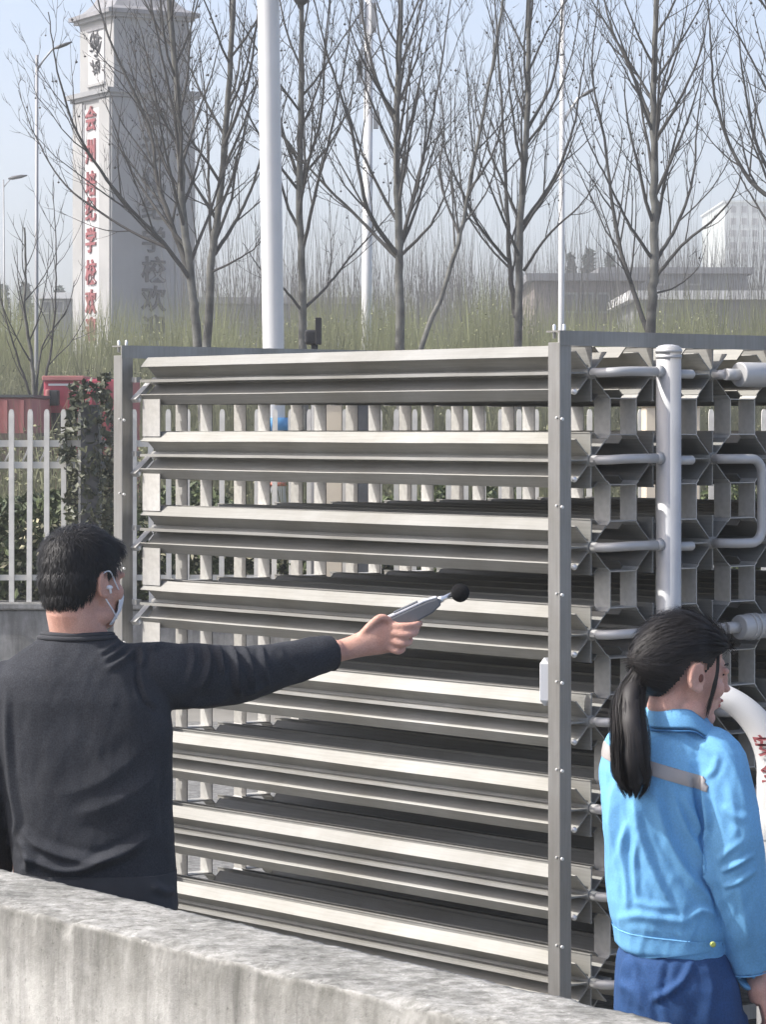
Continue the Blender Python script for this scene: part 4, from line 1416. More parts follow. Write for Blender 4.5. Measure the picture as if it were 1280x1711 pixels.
def folds(me, strokes, noise_amp=0.0, noise_scale=12.0, crease=0.0):
    """press cloth folds into the camera-side surface; strokes: (pixel polyline, height m, half width px)"""
    V = vget(me); N = nget(me)
    P = to_px(V)
    cam_p = np.array([0, 0, CAMZ])
    view = cam_p - V; view /= np.linalg.norm(view, axis=1)[:, None]
    facing = np.clip((N * view).sum(1) * 2.2, 0, 1)
    D = np.zeros(len(V))
    for (poly, h, w) in strokes:
        d, t = polydist(P, poly)
        taper = np.clip(np.minimum(t, 1 - t) * 5, 0, 1) ** 0.7
        D += h * np.exp(-(d / w) ** 1.35) * (0.15 + 0.85 * taper) * facing
        # trough on one flank gives the fold a crisp side
        D -= 0.22 * h * np.exp(-((d - 1.9 * w) / (0.8 * w)) ** 2) * taper * facing
    if noise_amp:
        for i in range(len(V)):
            q = Vector((V[i][0] * noise_scale, V[i][1] * noise_scale, V[i][2] * noise_scale * 0.8))
            D[i] += noise_amp * noise.fractal(q, 0.9, 2.0, 3)
            if crease:
                g_ = noise.noise(Vector((V[i][0] * 15 + V[i][2] * 5, V[i][1] * 15, V[i][2] * 4.5 + 1.7)))
                h_ = noise.noise(Vector((V[i][0] * 30 - V[i][2] * 9, V[i][1] * 30, V[i][2] * 9 + 8.2)))
                D[i] += crease * ((1 - abs(g_) * 2.2) * 0.7 + (1 - abs(h_) * 2.2) * 0.35 - 0.5)
    vset(me, V + N * D[:, None])


def cut_band(src, planes, offset, keep=None):
    """copy the part of a mesh between planes, pushed out along the normals"""
    bm = bmesh.new(); bm.from_mesh(src)
    bm.normal_update()
    for v in bm.verts: v.co = v.co + v.normal * offset
    for (co, no) in planes:
        geom = bm.verts[:] + bm.edges[:] + bm.faces[:]
        bmesh.ops.bisect_plane(bm, geom=geom, plane_co=co, plane_no=no, clear_outer=True)
    if keep is not None:
        dead = [f for f in bm.faces if not keep(f.calc_center_median())]
        bmesh.ops.delete(bm, geom=dead, context='FACES')
    # give the band an edge that folds back onto the cloth
    edges = [e for e in bm.edges if e.is_boundary]
    r = bmesh.ops.extrude_edge_only(bm, edges=edges)
    vs = [g_ for g_ in r['geom'] if isinstance(g_, bmesh.types.BMVert)]
    for v in vs: v.co = v.co - v.normal * (offset * 1.3)
    me = bpy.data.meshes.new('band'); bm.to_mesh(me); bm.free()
    me.polygons.foreach_set('use_smooth', [True] * len(me.polygons))
    return me


def superring(cx, cy, cz, a, b, n=40, e=2.4, tilt=0.0, yaw=0.0):
    out = []
    for k in range(n):
        t = 2 * math.pi * k / n
        c, s = math.cos(t), math.sin(t)
        x = a * math.copysign(abs(c) ** (2 / e), c); y = b * math.copysign(abs(s) ** (2 / e), s)
        xr = x * math.cos(yaw) - y * math.sin(yaw); yr = x * math.sin(yaw) + y * math.cos(yaw)
        out.append(Vector((cx + xr, cy + yr, cz + tilt * xr)))
    return out


def head_parts(mb, c, face, up, k=1.0, w=1.0):
    """skull, face, jaw, nose, ears. face: facing direction; k: scale"""
    face = Vector(face).normalized(); up = Vector(up)
    up = (up - face * up.dot(face)).normalized()
    right = face.cross(up).normalized()
    R = Matrix((right, face, up)).transposed()
    def L(x, y, z): return Vector(c) + R @ (Vector((x * w, y, z)) * k)
    def E(p, r, rot=None): mb.ellipsoid(L(*p), (r[0] * k * w, r[1] * k, r[2] * k), R if rot is None else R @ rot, 24, 16)
    E((0, -0.012, 0.032), (0.075, 0.094, 0.082))
    E((0, 0.022, -0.010), (0.066, 0.068, 0.088))
    E((0, 0.034, -0.062), (0.055, 0.052, 0.050))
    E((0, 0.066, -0.100), (0.026, 0.024, 0.020))
    for s in (-1, 1):
        E((s * 0.040, 0.058, -0.030), (0.026, 0.026, 0.026))
        E((s * 0.044, 0.020, -0.085), (0.018, 0.038, 0.022))
        E((s * 0.030, 0.080, 0.012), (0.024, 0.012, 0.010))
    E((0, 0.084, 0.016), (0.016, 0.012, 0.024))
    E((0, 0.095, -0.012), (0.009, 0.014, 0.026))
    E((0, 0.104, -0.028), (0.013, 0.014, 0.010))
    E((0, 0.086, -0.056), (0.022, 0.014, 0.008)); E((0, 0.083, -0.070), (0.019, 0.013, 0.009))
    return L, R


def ear_mesh(L, R, s, k, flare=0.35):
    """an outer ear: rim, hollow and lobe, standing off the head"""
    m = MB()
    def A(y, z, o): return L(s * (0.071 + o), -0.002 + y, -0.012 + z)
    rim = []
    for t in range(17):
        a = math.radians(48 + 238 * t / 16)
        rim.append(A(-0.003 + 0.0165 * math.cos(a), 0.004 + 0.0285 * math.sin(a), 0.009 + flare * 0.020 * (1 - math.cos(a)) * 0.6))
    m.tube(rim, [0.0048 * k] * 17, 8)
    m.ellipsoid(A(-0.004, 0.004, 0.006), (0.008 * k, 0.019 * k, 0.029 * k), R, 14, 10)
    m.ellipsoid(A(0.008, -0.022, 0.009), (0.006 * k, 0.009 * k, 0.011 * k), R, 12, 8)
    m.ellipsoid(A(0.015, -0.004, 0.009), (0.006 * k, 0.005 * k, 0.008 * k), R, 10, 8)
    m.tube([A(-0.004, 0.022, 0.014), A(-0.010, 0.004, 0.015), A(-0.003, -0.012, 0.013)], [0.004 * k] * 3, 6)
    return m


def hair_strips(surface, rnd, n, length, width, flow, lift, keepf, jitter=0.25, mb=None):
    """short hair: tapered strips that leave the cap and follow the flow direction"""
    mb = mb or MB()
    V = vget(surface); Nn = nget(surface)
    cand = [i for i in range(len(V)) if keepf(Vector(V[i]))]
    for k in range(n):
        i = rnd.choice(cand)
        p = Vector(V[i]); nrm = Vector(Nn[i])
        f = flow(p, nrm)
        f = f + Vector((rnd.gauss(0, jitter), rnd.gauss(0, jitter), rnd.gauss(0, jitter)))
        f = (f - nrm * f.dot(nrm))
        if f.length < 1e-5: continue
        f.normalize()
        L = length * rnd.uniform(0.6, 1.3)
        b = nrm.cross(f).normalized() * (width * rnd.uniform(0.6, 1.4))
        lf = lift * rnd.uniform(0.3, 1.6)
        q0 = p - nrm * 0.001
        q1 = p + f * L * 0.4 + nrm * (L * 0.28 * lf + 0.0012)
        q2 = p + f * L * 0.78 + nrm * (L * 0.30 * lf + 0.001)
        q3 = p + f * L + nrm * (L * 0.18 * lf)
        mb.add([q0 - b, q0 + b, q1 - b, q1 + b, q2 - b * .6, q2 + b * .6, q3], [(0, 1, 3, 2), (2, 3, 5, 4), (4, 5, 6)], True)
    return mb


def finger(mb, pts, r):
    rr = [r * (1.05 - 0.28 * i / (len(pts) - 1)) for i in range(len(pts))]
    P = interp_path(pts, 4 * (len(pts) - 1))
    R = [rr[0] + (rr[-1] - rr[0]) * i / (len(P) - 1) for i in range(len(P))]
    mb.tube(P, R, 10)
    mb.ellipsoid(P[-1], (R[-1],) * 3, None, 10, 8)


# ---------------------------------------------------------------- man in the charcoal sweatshirt
def man():
    D = 6.95
    S = FPX / D
    def p(x, y, dd=0.0): return W(x, y, D + dd)
    base = Vector((p(150, 0).x, D, 0))
    HC = p(140, 968, 0.0)
    face = Vector((math.sin(math.radians(47)), math.cos(math.radians(47)), -0.03))
    # --- arm joints
    sh = p(252, 1126, 0.02); el = p(415, 1122, 0.17); wr = p(566, 1087, 0.33)
    lsh = p(-14, 1172, 0.0); lel = p(-34, 1330, -0.03); lwr = p(-6, 1470, 0.06)
    # --- body (skin): head, neck, trunk core, arms, hands
    mb = MB()
    L, R = head_parts(mb, HC, face, (0, 0, 1), 0.93, 1.0)
    for s in (-1, 1):
        e = ear_mesh(L, R, s, 1.0); mb.v, n0 = mb.v, len(mb.v)
        mb.f.extend([tuple(i + n0 for i in f) for f in e.f]); mb.s.extend(e.s); mb.v.extend(e.v)
    mb.tube([L(0, -0.022, -0.02), L(0, -0.035, -0.075), p(132, 1062, 0.0), p(132, 1100, 0.0)], [0.058, 0.058, 0.064, 0.080], 24)
    rings = [superring(p(135, y).x, D, p(0, y).z, a, b, 32) for (y, a, b) in ((1085, .08, .06), (1130, .15, .08), (1250, .16, .09), (1400, .155, .09), (1500, .15, .095), (1560, .16, .10))]
    mb.loft(rings)
    mb.tube([p(215, 1130, 0.01), sh, el, wr], [0.05, 0.045, 0.034, 0.0265], 16)
    mb.tube([p(20, 1140), lsh, lel, lwr], [0.05, 0.045, 0.036, 0.026], 16)
    for sx in (-1, 1):
        mb.tube([p(150 + sx * 55, 1540), p(150 + sx * 60, 1800), Vector((base.x + sx * 0.09, D, 0.10))], [0.075, 0.055, 0.04], 14)
    # right hand holding the meter from below
    def h(x, y, dd=0.0): return W(x, y, D + 0.34 + dd)
    rings = []
    for (x, y, a, b, dd) in ((548, 1093, 23, .022, 0), (575, 1085, 24, .022, 0), (600, 1076, 27.5, .022, 0), (624, 1067, 33, .021, 0), (646, 1065, 32.5, .019, 0), (662, 1066, 27, .016, .002), (670, 1067, 19, .012, .003)):
        c = h(x, y, dd)
        ax = Vector((0.34, 0, 0.94)) * (a / S)
        rings.append([c + ax * math.copysign(abs(math.sin(t)) ** .8, math.sin(t)) + Vector((0, 1, 0)) * b * math.cos(t) for t in [2 * math.pi * k / 24 for k in range(24)]])
    mb.loft(rings)
    fr = 0.0092
    finger(mb, [h(655, 1046, -.010), h(677, 1046, -.016), h(694, 1044, -.008), h(703, 1041, 0.014)], fr)
    finger(mb, [h(656, 1057, -.012), h(678, 1061, -.019), h(693, 1058, -.006), h(697, 1049, 0.018)], fr * 1.02)
    finger(mb, [h(654, 1070, -.010), h(673, 1076, -.016), h(685, 1072, 0.002), h(684, 1061, 0.022)], fr * .97)
    finger(mb, [h(650, 1083, -.006), h(664, 1089, -.010), h(674, 1085, 0.004), h(672, 1073, 0.020)], fr * .86)
    finger(mb, [h(606, 1060, -.008), h(622, 1042, -.016), h(637, 1031, -.016), h(650, 1036, -.010)], fr * 1.12)
    # left hand
    lh = lwr + Vector((0.01, 0, -0.045))
    mb.ellipsoid(lh, (0.018, 0.038, 0.05), None, 16, 10)
    for k in range(4):
        yo = -0.026 + 0.017 * k
        finger(mb, [lh + Vector((0.0, yo, -0.035)), lh + Vector((0.004, yo, -0.075)), lh + Vector((0.012, yo, -0.10 + 0.004 * abs(k - 1.5))), lh + Vector((0.022, yo, -0.118 + 0.008 * abs(k - 1.5)))], 0.0085)
    finger(mb, [lh + Vector((0, 0.03, 0.01)), lh + Vector((0.006, 0.048, -0.02)), lh + Vector((0.012, 0.05, -0.05))], 0.0095)
    me = remesh(mb, 0.0040, 3)
    body = link('person', me, M['skin'], None, base=base)
    tag(body, 'man in charcoal sweatshirt and white face mask reaching out a sound meter', 'person')

    # --- sweatshirt
    mb = MB()
    spec = [(1058, 131, .072, .060, 2.0), (1072, 130, .098, .078, 2.1), (1088, 131, .130, .092, 2.2), (1106, 130, .160, .104, 2.3), (1130, 127, .186, .114, 2.4), (1165, 128, .204, .122, 2.5),
            (1220, 136, .203, .126, 2.6), (1300, 144, .192, .126, 2.6), (1370, 150, .184, .126, 2.6), (1430, 155, .182, .130, 2.6), (1480, 160, .180, .132, 2.6), (1515, 163, .180, .132, 2.6), (1530, 163, .170, .124, 2.6)]
    rings = [superring(p(c, y).x, D, p(0, y).z, a, b, 48, e) for (y, c, a, b, e) in spec]
    mb.loft(rings)
    up = interp_path([p(195, 1126, 0.0), p(250, 1128, 0.02), p(330, 1130, 0.09), p(405, 1126, 0.165), p(470, 1112, 0.23), p(530, 1096, 0.29), p(551, 1091, 0.314), p(555, 1090, 0.318)], 40)
    def arm_r(t):
        xs = [0, .12, .30, .42, .52, .62, .75, .88, .955, 0.985, 1.0]; rs = [.066, .075, .075, .066, .056, .050, .0450, .041, .0380, .0362, .030]
        return float(np.interp(t, xs, rs))
    mb.tube(up, [arm_r(i / 40) for i in range(41)], 28)
    lf = interp_path([p(34, 1150), lsh, lel, lwr + Vector((0, 0, 0.02))], 24)
    mb.tube(lf, [0.070 - 0.030 * i / 24 for i in range(25)], 24)
    me = remesh(mb, 0.0048, 5)
    strokes = [([(34, 1385), (62, 1412), (110, 1432), (160, 1440), (208, 1424), (250, 1396)], .010, 10),
               ([(36, 1425), (66, 1440), (100, 1454), (140, 1452), (172, 1437), (196, 1428)], .012, 8),
               ([(30, 1400), (50, 1430), (46, 1456)], .010, 8),
               ([(120, 1360), (180, 1345), (240, 1310), (275, 1260)], .005, 16),
               ([(90, 1330), (160, 1310), (230, 1262), (270, 1220)], .004, 18),
               ([(172, 1104), (190, 1094), (210, 1080)], .006, 5), ([(178, 1118), (204, 1104), (228, 1084)], .007, 5.5), ([(165, 1092), (180, 1085), (196, 1074)], .005, 4.5),
               ([(232, 1078), (238, 1096), (234, 1116)], .008, 6), ([(250, 1085), (262, 1078), (276, 1072)], .005, 6),
               ([(229, 1110), (230, 1140), (240, 1170), (262, 1192)], -.006, 4.5),
               ([(10, 1150), (12, 1230), (18, 1310), (28, 1372), (22, 1395)], .007, 6),
               ([(268, 1250), (270, 1330), (272, 1400)], -.004, 8),
               ([(344, 1076), (347, 1108), (338, 1136), (326, 1150)], .010, 4.5), ([(364, 1076), (368, 1104), (370, 1126)], .009, 4),
               ([(384, 1074), (391, 1108), (393, 1142), (402, 1164)], .012, 4), ([(404, 1078), (416, 1112), (424, 1154)], .009, 4.5), ([(436, 1080), (440, 1116), (448, 1150)], .007, 5), ([(318, 1078), (322, 1100), (312, 1140)], .006, 5),
               ([(300, 1180), (340, 1176), (380, 1166)], .006, 7), ([(410, 1162), (430, 1152), (446, 1140)], .005, 5),
               ([(465, 1088), (480, 1108), (500, 1126)], .003, 7),
               ([(250, 1478), (275, 1490), (292, 1486)], .008, 7)]
    folds(me, [(a, b * 1.45, c * 0.9) for a, b, c in strokes], 0.0028, 9.0, 0.0022)
    shirt = link('sweatshirt', me, M['shirt'], body)
    # rib: collar, cuff, hem
    cm = MB()
    cc = p(129, 1069, 0.0)
    for k_, (dz, rr) in enumerate(((0.0, 0.0058), (0.008, 0.0056))):
        pts = [Vector((cc.x + (0.0850 - 0.006 * k_) * math.cos(t), cc.y + (0.070 - 0.004 * k_) * math.sin(t), cc.z + dz - 0.004 + 0.010 * math.sin(t) * -1 + 0.008 * math.cos(t) ** 2)) for t in [2 * math.pi * i / 48 for i in range(49)]]
        cm.tube(pts, rr, 10, caps=False)
    cm.build('collar', M['shirt_rib'], shirt)
    off = ORIG[body.name]
    ad = (up[38] - up[33]).normalized()
    cuff = cut_band(me, [(up[35] - off, -ad), (up[40] - off, ad)], 0.0016, lambda c: (c + off).x > p(480, 0).x)
    link('cuff', cuff, M['shirt_rib'], shirt, True)
    hem = cut_band(me, [(Vector((0, 0, p(0, 1452).z)), Vector((0, 0, 1))), (Vector((0, 0, p(0, 1527).z)), Vector((0, 0, -1)))], 0.0012, lambda c: c.x > -0.16)
    link('hem_band', hem, M['shirt_rib'], shirt, True)
    # trousers and shoes (behind the wall)
    mb = MB()
    for sx in (-1, 1):
        mb.tube([p(160 + sx * 45, 1500), p(158 + sx * 60, 1640), p(152 + sx * 66, 1850), Vector((base.x + sx * 0.09, D, 0.09))], [0.11, 0.10, 0.075, 0.062], 20)
    mb.ellipsoid(p(160, 1520), (0.168, 0.115, 0.09))
    link('trousers', remesh(mb, 0.012, 3), M['trousers_m'], body)
    for sx in (-1, 1):
        mb = MB(); c = Vector((base.x + sx * 0.09, D + 0.05, 0.0))
        mb.loft([[c + Vector((0.05 * k * math.cos(t), 0.14 * k2 * math.sin(t), z)) for t in [2 * math.pi * i / 20 for i in range(20)]] for (k, k2, z) in ((.95, .98, 0.004), (1, 1, 0.03), (.9, .85, 0.06), (.75, .6, 0.10))])
        mb.build('shoe', M['shoe'], body)

    # --- hair: cap plus short strands
    hb = MB()
    def EL(pp, r): hb.ellipsoid(L(*pp), tuple(q_ * 0.955 for q_ in r), R, 28, 18)
    EL((0, -0.014, 0.038), (0.081, 0.099, 0.088))
    EL((0, -0.030, 0.004), (0.079, 0.084, 0.072))
    EL((0, -0.052, -0.030), (0.064, 0.054, 0.050))
    EL((0, 0.046, 0.070), (0.062, 0.044, 0.034))
    EL((0.0, -0.06, 0.055), (0.066, 0.050, 0.055))
    cap = remesh(hb, 0.0045, 3)
    # trim the cap at the hairline: keep points above a slanted line and behind the forehead
    Ri = R.inverted()
    bm = bmesh.new(); bm.from_mesh(cap)
    def hl(q):
        l = Ri @ (q - HC)
        if l.y > 0.045: lim = 0.050 + 0.35 * (l.y - 0.045)
        elif l.y > 0.012: lim = -0.016 + (l.y - 0.012) * 1.6
        elif l.y > -0.020: lim = 0.006 - 0.02
        else: lim = -0.014 - (-(l.y + 0.020)) * 1.25
        return l.z - max(lim, -0.082)
    bmesh.ops.delete(bm, geom=[f for f in bm.faces if hl(f.calc_center_median()) < 0], context='FACES')
    bm.to_mesh(cap); bm.free()
    rnd = random.Random(3)
    crown = L(0.01, -0.055, 0.11)
    def flow(q, nrm):
        l = Ri @ (q - HC)
        d = q - crown
        out = d * 9 + Vector((0, 0, -0.5))
        k_ = min(1.0, max(0.0, (0.03 - l.z) * 14)); out += (Vector((0, 0, -1.0)) - (R @ Vector((0, 0.35, 0)))) * k_
        if l.y > 0.02 and l.z > 0.05: out += R @ Vector((0.5, 0.25, -0.2))
        return out
    hm = hair_strips(cap, rnd, 11000, 0.026, 0.0006, flow, 0.55, lambda q: not ((lambda l: abs(l.x) > 0.05 and l.y > -0.028 and l.z < 0.020)(Ri @ (q - HC))), 0.30)
    n0 = len(hm.v)
    hm.add([v.co for v in cap.vertices], [tuple(f.vertices) for f in cap.polygons], True)
    hm.build('hair', M['hair'], body)

    # --- mask with ear loops
    mm = MB()
    rows = []
    for iz in range(9):
        z = -0.020 - 0.088 * iz / 8
        row = []
        for ix in range(15):
            a = -1.0 + 2.0 * ix / 14
            ang = a * 1.12
            wdt = 0.066 - 0.010 * abs(z + 0.05) / 0.05
            bul = 0.024 * math.exp(-(a / 0.35) ** 2) * (1 - abs(z + 0.045) / 0.075)
            row.append(L(wdt * math.sin(ang) * 1.02, 0.036 + (0.060 + max(0, bul)) * math.cos(ang) - 0.018 * max(0, (-z - 0.075) / 0.03), z))
        rows.append(row)
    vs = [q for r_ in rows for q in r_]
    fs = [(i * 15 + j, i * 15 + j + 1, i * 15 + 16 + j, i * 15 + 15 + j) for i in range(8) for j in range(14)]
    mm.add(vs, fs, True)
    msk = mm.build('face_mask', M['mask'], body)
    sm = msk.modifiers.new('thick', 'SOLIDIFY'); sm.thickness = 0.002
    for s in (-1, 1):
        sb = MB()
        e0 = L(s * 0.060, 0.060, -0.026); e1 = L(s * 0.059, 0.056, -0.092)
        sb.tube(interp_path([e0, L(s * 0.077, 0.034, -0.004), L(s * 0.086, 0.010, 0.022), L(s * 0.088, -0.014, 0.014), L(s * 0.086, -0.016, -0.012), L(s * 0.080, 0.004, -0.042), L(s * 0.072, 0.034, -0.072), e1], 36), 0.0017, 6)
        sb.build('ear_loop', M['mask'], msk)
        eb = MB(); eb.ellipsoid(L(s * 0.086, 0.010, -0.016), (0.007, 0.008, 0.005), R, 12, 8); eb.tube([L(s * 0.087, 0.010, -0.016), L(s * 0.087, 0.014, -0.030)], 0.0028, 8)
        eb.build('earpiece', M['mask'], body)

    # --- sound level meter in the hand
    def q(x, y, dd=0.0): return W(x, y, D + 0.368 + dd)
    A, B = q(633, 1051), q(742, 1002)
    ax = (B - A).normalized()
    up_ = Vector((-ax.z, 0, ax.x)).normalized()
    if up_.z < 0: up_ = -up_
    dep = Vector((0, 1, 0))
    root = empty('sound_meter', A, 'dark grey handheld sound meter with black foam ball in the mans hand', 'meter')
    k = 1 / (FPX / (D + 0.368))
    def prism(stations, hw, mt, name, bev=0.004):
        m = MB()
        rings = []
        for (t, lo, hi) in stations:
            c = A + ax * (t * k)
            rings.append([c + up_ * (lo * k) - dep * hw, c + up_ * (hi * k) - dep * hw, c + up_ * (hi * k) + dep * hw, c + up_ * (lo * k) + dep * hw])
        m.loft(rings, False)
        me = m.mesh(name)
        bm = bmesh.new(); bm.from_mesh(me); bmesh.ops.recalc_face_normals(bm, faces=bm.faces); bm.to_mesh(me); bm.free()
        bevel_mesh(me, bev, 2)
        return link(name, me, mt, root)
    prism([(-14, -9, 6), (10, -13, 9), (60, -14, 10), (92, -12, 10), (112, -5, 8)], 0.028, M['meter'], 'case')
    prism([(-8, 6.5, 9.5), (10, 9.5, 13.5), (88, 10.5, 14.0), (110, 8.2, 10.5)], 0.0265, M['meter_l'], 'front_cover', 0.002)
    prism([(34, 13.6, 16.0), (78, 14.2, 16.6)], 0.019, M['meter'], 'display', 0.001)
    m = MB()
    c0 = A + ax * (110 * k) + up_ * (2.5 * k)
    m.tube([c0, c0 + ax * (8 * k), c0 + ax * (10 * k), c0 + ax * (26 * k)], [0.0085, 0.0080, 0.0058, 0.0058], 14); m.build('preamplifier', M['chrome'], root)
    m = MB(); bc = W(769, 990.5, D + 0.368)
    m.ellipsoid(bc, (15.6 * k,) * 3, None, 28, 18)
    me = m.mesh('f')
    for v in me.vertices:
        dvv = (v.co - bc); v.co = bc + dvv * (1 + 0.03 * noise.noise(v.co * 260))
    link('foam_ball', me, M['foam'], root)


man()


# ---------------------------------------------------------------- woman in the blue jacket
def woman():
    D = 6.6
    S = FPX / D
    def p(x, y, dd=0.0): return W(x, y, D + dd)
    base = Vector((p(1135, 0).x, D, 0))
    HC = p(1146, 1120, 0.0)
    yaw = math.radians(72)
    face = Vector((math.sin(yaw), math.cos(yaw), -0.16))
    sh = p(1196, 1262, -0.02); el = p(1232, 1430, -0.05); wr = p(1262, 1610, 0.0)
    lsh = p(1050, 1262, 0.10); lel = p(1056, 1420, 0.17); lwr = p(1080, 1530, 0.24)
    mb = MB()
    L, R = head_parts(mb, HC, face, (0.05, 0, 1), 0.93, 0.97)
    for s in (1, -1):
        e = ear_mesh(L, R, s, 1.08); n0 = len(mb.v)
        mb.f.extend([tuple(i + n0 for i in f) for f in e.f]); mb.s.extend(e.s); mb.v.extend(e.v)
    mb.tube([L(0, -0.015, -0.03), L(0, -0.028, -0.085), p(1134, 1208), p(1126, 1240)], [0.048, 0.047, 0.052, 0.07], 22)
    rings = [superring(p(c, y).x, D + .02, p(0, y).z, a, b, 28) for (y, c, a, b) in ((1225, 1120, .07, .06), (1290, 1112, .10, .08), (1400, 1110, .095, .08), (1520, 1118, .09, .08), (1600, 1128, .085, .085))]
    mb.loft(rings)
    mb.tube([p(1165, 1262), sh, el, wr], [0.04, 0.036, 0.03, 0.0225], 14)
    mb.tube([p(1080, 1262, .05), lsh, lel, lwr], [0.04, 0.036, 0.03, 0.0225], 14)
    for sx in (-1, 1):
        mb.tube([p(1132 + sx * 32, 1610), p(1140 + sx * 48, 1850), Vector((base.x + sx * 0.075, D, 0.10))], [0.06, 0.045, 0.035], 14)
    hc = wr + Vector((0.012, 0.0, -0.052))
    mb.tube([wr, wr + Vector((0.006, 0, -0.02)), hc, hc + Vector((0.004, 0, -0.028))], [0.0225, 0.024, 0.030, 0.026], 16, flat=1.25)
    for k in range(4):
        yo = 0.030 - 0.019 * k
        l_ = 1.0 - 0.12 * abs(k - 1.2)
        finger(mb, [hc + Vector((0.002, yo, -0.024)), hc + Vector((0.010, yo * 1.02, -0.024 - 0.038 * l_)), hc + Vector((0.012, yo, -0.024 - 0.062 * l_)), hc + Vector((0.004, yo, -0.024 - 0.082 * l_))], 0.0082)
    finger(mb, [hc + Vector((-0.002, 0.030, 0.015)), hc + Vector((-0.004, 0.046, -0.012)), hc + Vector((0.0, 0.050, -0.042))], 0.009)
    lh = lwr + Vector((0.05, 0.02, -0.02))
    mb.ellipsoid(lh, (0.045, 0.022, 0.03))
    for k in range(4):
        finger(mb, [lh + Vector((0.03, 0, 0.02 - 0.014 * k)), lh + Vector((0.06, 0.01, 0.016 - 0.014 * k)), lh + Vector((0.085, 0.025, 0.01 - 0.013 * k))], 0.0078)
    me = remesh(mb, 0.0038, 3)
    body = link('person', me, M['skin_w'], None, base=base)
    tag(body, 'woman with long black ponytail in sky blue work jacket and navy trousers', 'person')
    off = ORIG[body.name]
    # eye, brow and lips on the face
    for s in (1, -1):
        m = MB(); m.tube(interp_path([L(s * 0.046, 0.074, 0.004), L(s * 0.036, 0.084, 0.0075), L(s * 0.022, 0.088, 0.004)], 8), 0.0024, 6)
        m.build('eyelashes', M['hair_w'], body)
        m = MB(); m.tube(interp_path([L(s * 0.052, 0.072, 0.026), L(s * 0.038, 0.086, 0.031), L(s * 0.018, 0.093, 0.026)], 8), [0.0018] * 9, 6)
        m.build('eyebrow', M['hair_w'], body)
    m = MB(); m.ellipsoid(L(0, 0.0945, -0.056), (0.018, 0.006, 0.0045), R); m.ellipsoid(L(0, 0.0905, -0.068), (0.016, 0.006, 0.006), R); m.build('lips', M['lip'], body)

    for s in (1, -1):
        m = MB(); m.ellipsoid(L(s * 0.0865, 0.004, -0.010), (0.003, 0.0055, 0.009), R, 12, 8); m.build('ear_hollow_shade', M['ear_shade'], body)  # solid dark piece that paints the ear opening's shade

    # --- jacket
    mb = MB()
    spec = [(1192, 1140, .055, .056, 2.0), (1206, 1135, .068, .066, 2.0), (1220, 1128, .088, .080, 2.1), (1238, 1118, .112, .096, 2.2), (1262, 1111, .128, .108, 2.3), (1295, 1108, .132, .116, 2.4), (1350, 1105, .127, .118, 2.5),
            (1420, 1106, .122, .118, 2.5), (1480, 1110, .121, .120, 2.5), (1520, 1115, .122, .123, 2.5), (1545, 1118, .120, .122, 2.5), (1560, 1120, .116, .118, 2.5), (1588, 1123, .115, .118, 2.5), (1594, 1123, .108, .110, 2.5)]
    rings = [superring(p(c, y).x, D + 0.02, p(0, y).z, a, b, 44, e, tilt=-0.10) for (y, c, a, b, e) in spec]
    mb.loft(rings)
    arm = interp_path([p(1160, 1255, 0.0), p(1196, 1268, -0.03), p(1214, 1330, -0.05), p(1225, 1400, -0.06), p(1232, 1450, -0.055), p(1242, 1520, -0.03), p(1254, 1580, -0.01), p(1259, 1616, 0.0), p(1260, 1620, 0.0)], 40)
    mb.tube(arm, [float(np.interp(i / 40, [0, .1, .25, .5, .7, .85, .95, .985, 1], [.052, .060, .064, .062, .058, .052, .046, .044, .036])) for i in range(41)], 26)
    larm = interp_path([p(1078, 1258, .06), lsh, lel, lwr], 24)
    mb.tube(larm, [0.060 - 0.014 * i / 24 for i in range(25)], 22)
    me = remesh(mb, 0.0045, 5)
    strokes = [([(1058, 1318), (1066, 1380), (1088, 1450), (1125, 1520)], .009, 9), ([(1092, 1318), (1112, 1390), (1150, 1460), (1192, 1512)], .010, 9),
               ([(1122, 1318), (1145, 1380), (1178, 1440), (1200, 1480)], .009, 8), ([(1140, 1325), (1158, 1362), (1182, 1405)], .008, 7),
               ([(1026, 1310), (1022, 1370), (1030, 1440), (1040, 1500)], .007, 8), ([(1048, 1372), (1040, 1420), (1048, 1470), (1050, 1520)], .008, 6), ([(1066, 1395), (1060, 1450), (1066, 1500)], .006, 6),
               ([(1030, 1535), (1070, 1530), (1110, 1536), (1160, 1542)], .004, 8), ([(1060, 1505), (1085, 1514), (1130, 1518)], .003, 7), ([(1150, 1535), (1175, 1522), (1200, 1530)], .004, 7),
               ([(1173, 1290), (1180, 1330), (1184, 1370), (1180, 1412), (1190, 1462), (1204, 1510), (1216, 1550)], .011, 5),
               ([(1160, 1300), (1168, 1338), (1176, 1380), (1176, 1420)], -.012, 6),
               ([(1200, 1262), (1194, 1285), (1180, 1300)], .004, 6), ([(1208, 1345), (1225, 1362), (1248, 1370)], .004, 8),
               ([(1204, 1458), (1226, 1448), (1262, 1428)], .005, 5), ([(1208, 1482), (1235, 1474), (1266, 1452)], .0045, 5), ([(1200, 1440), (1215, 1425), (1240, 1405)], .003, 6), ([(1215, 1300), (1226, 1350), (1230, 1410)], .003, 8), ([(1235, 1480), (1246, 1530), (1254, 1580)], .003, 6),
               
               ([(1100, 1215), (1130, 1222), (1165, 1240), (1196, 1262)], .004, 7)]
    folds(me, [(a, b * 1.15, c * 0.85) for a, b, c in strokes], 0.0030, 10.0, 0.0042)
    jk = link('jacket', me, M['jacket'], body)
    arm_c = [a - off for a in arm]
    def on_torso(c):
        # torso faces only: away from the near sleeve's axis
        dmin = min((c - a).length for a in arm_c[4:])
        return dmin > 0.067
    a0 = p(1010, 1254) - off; a1 = p(1160, 1298) - off
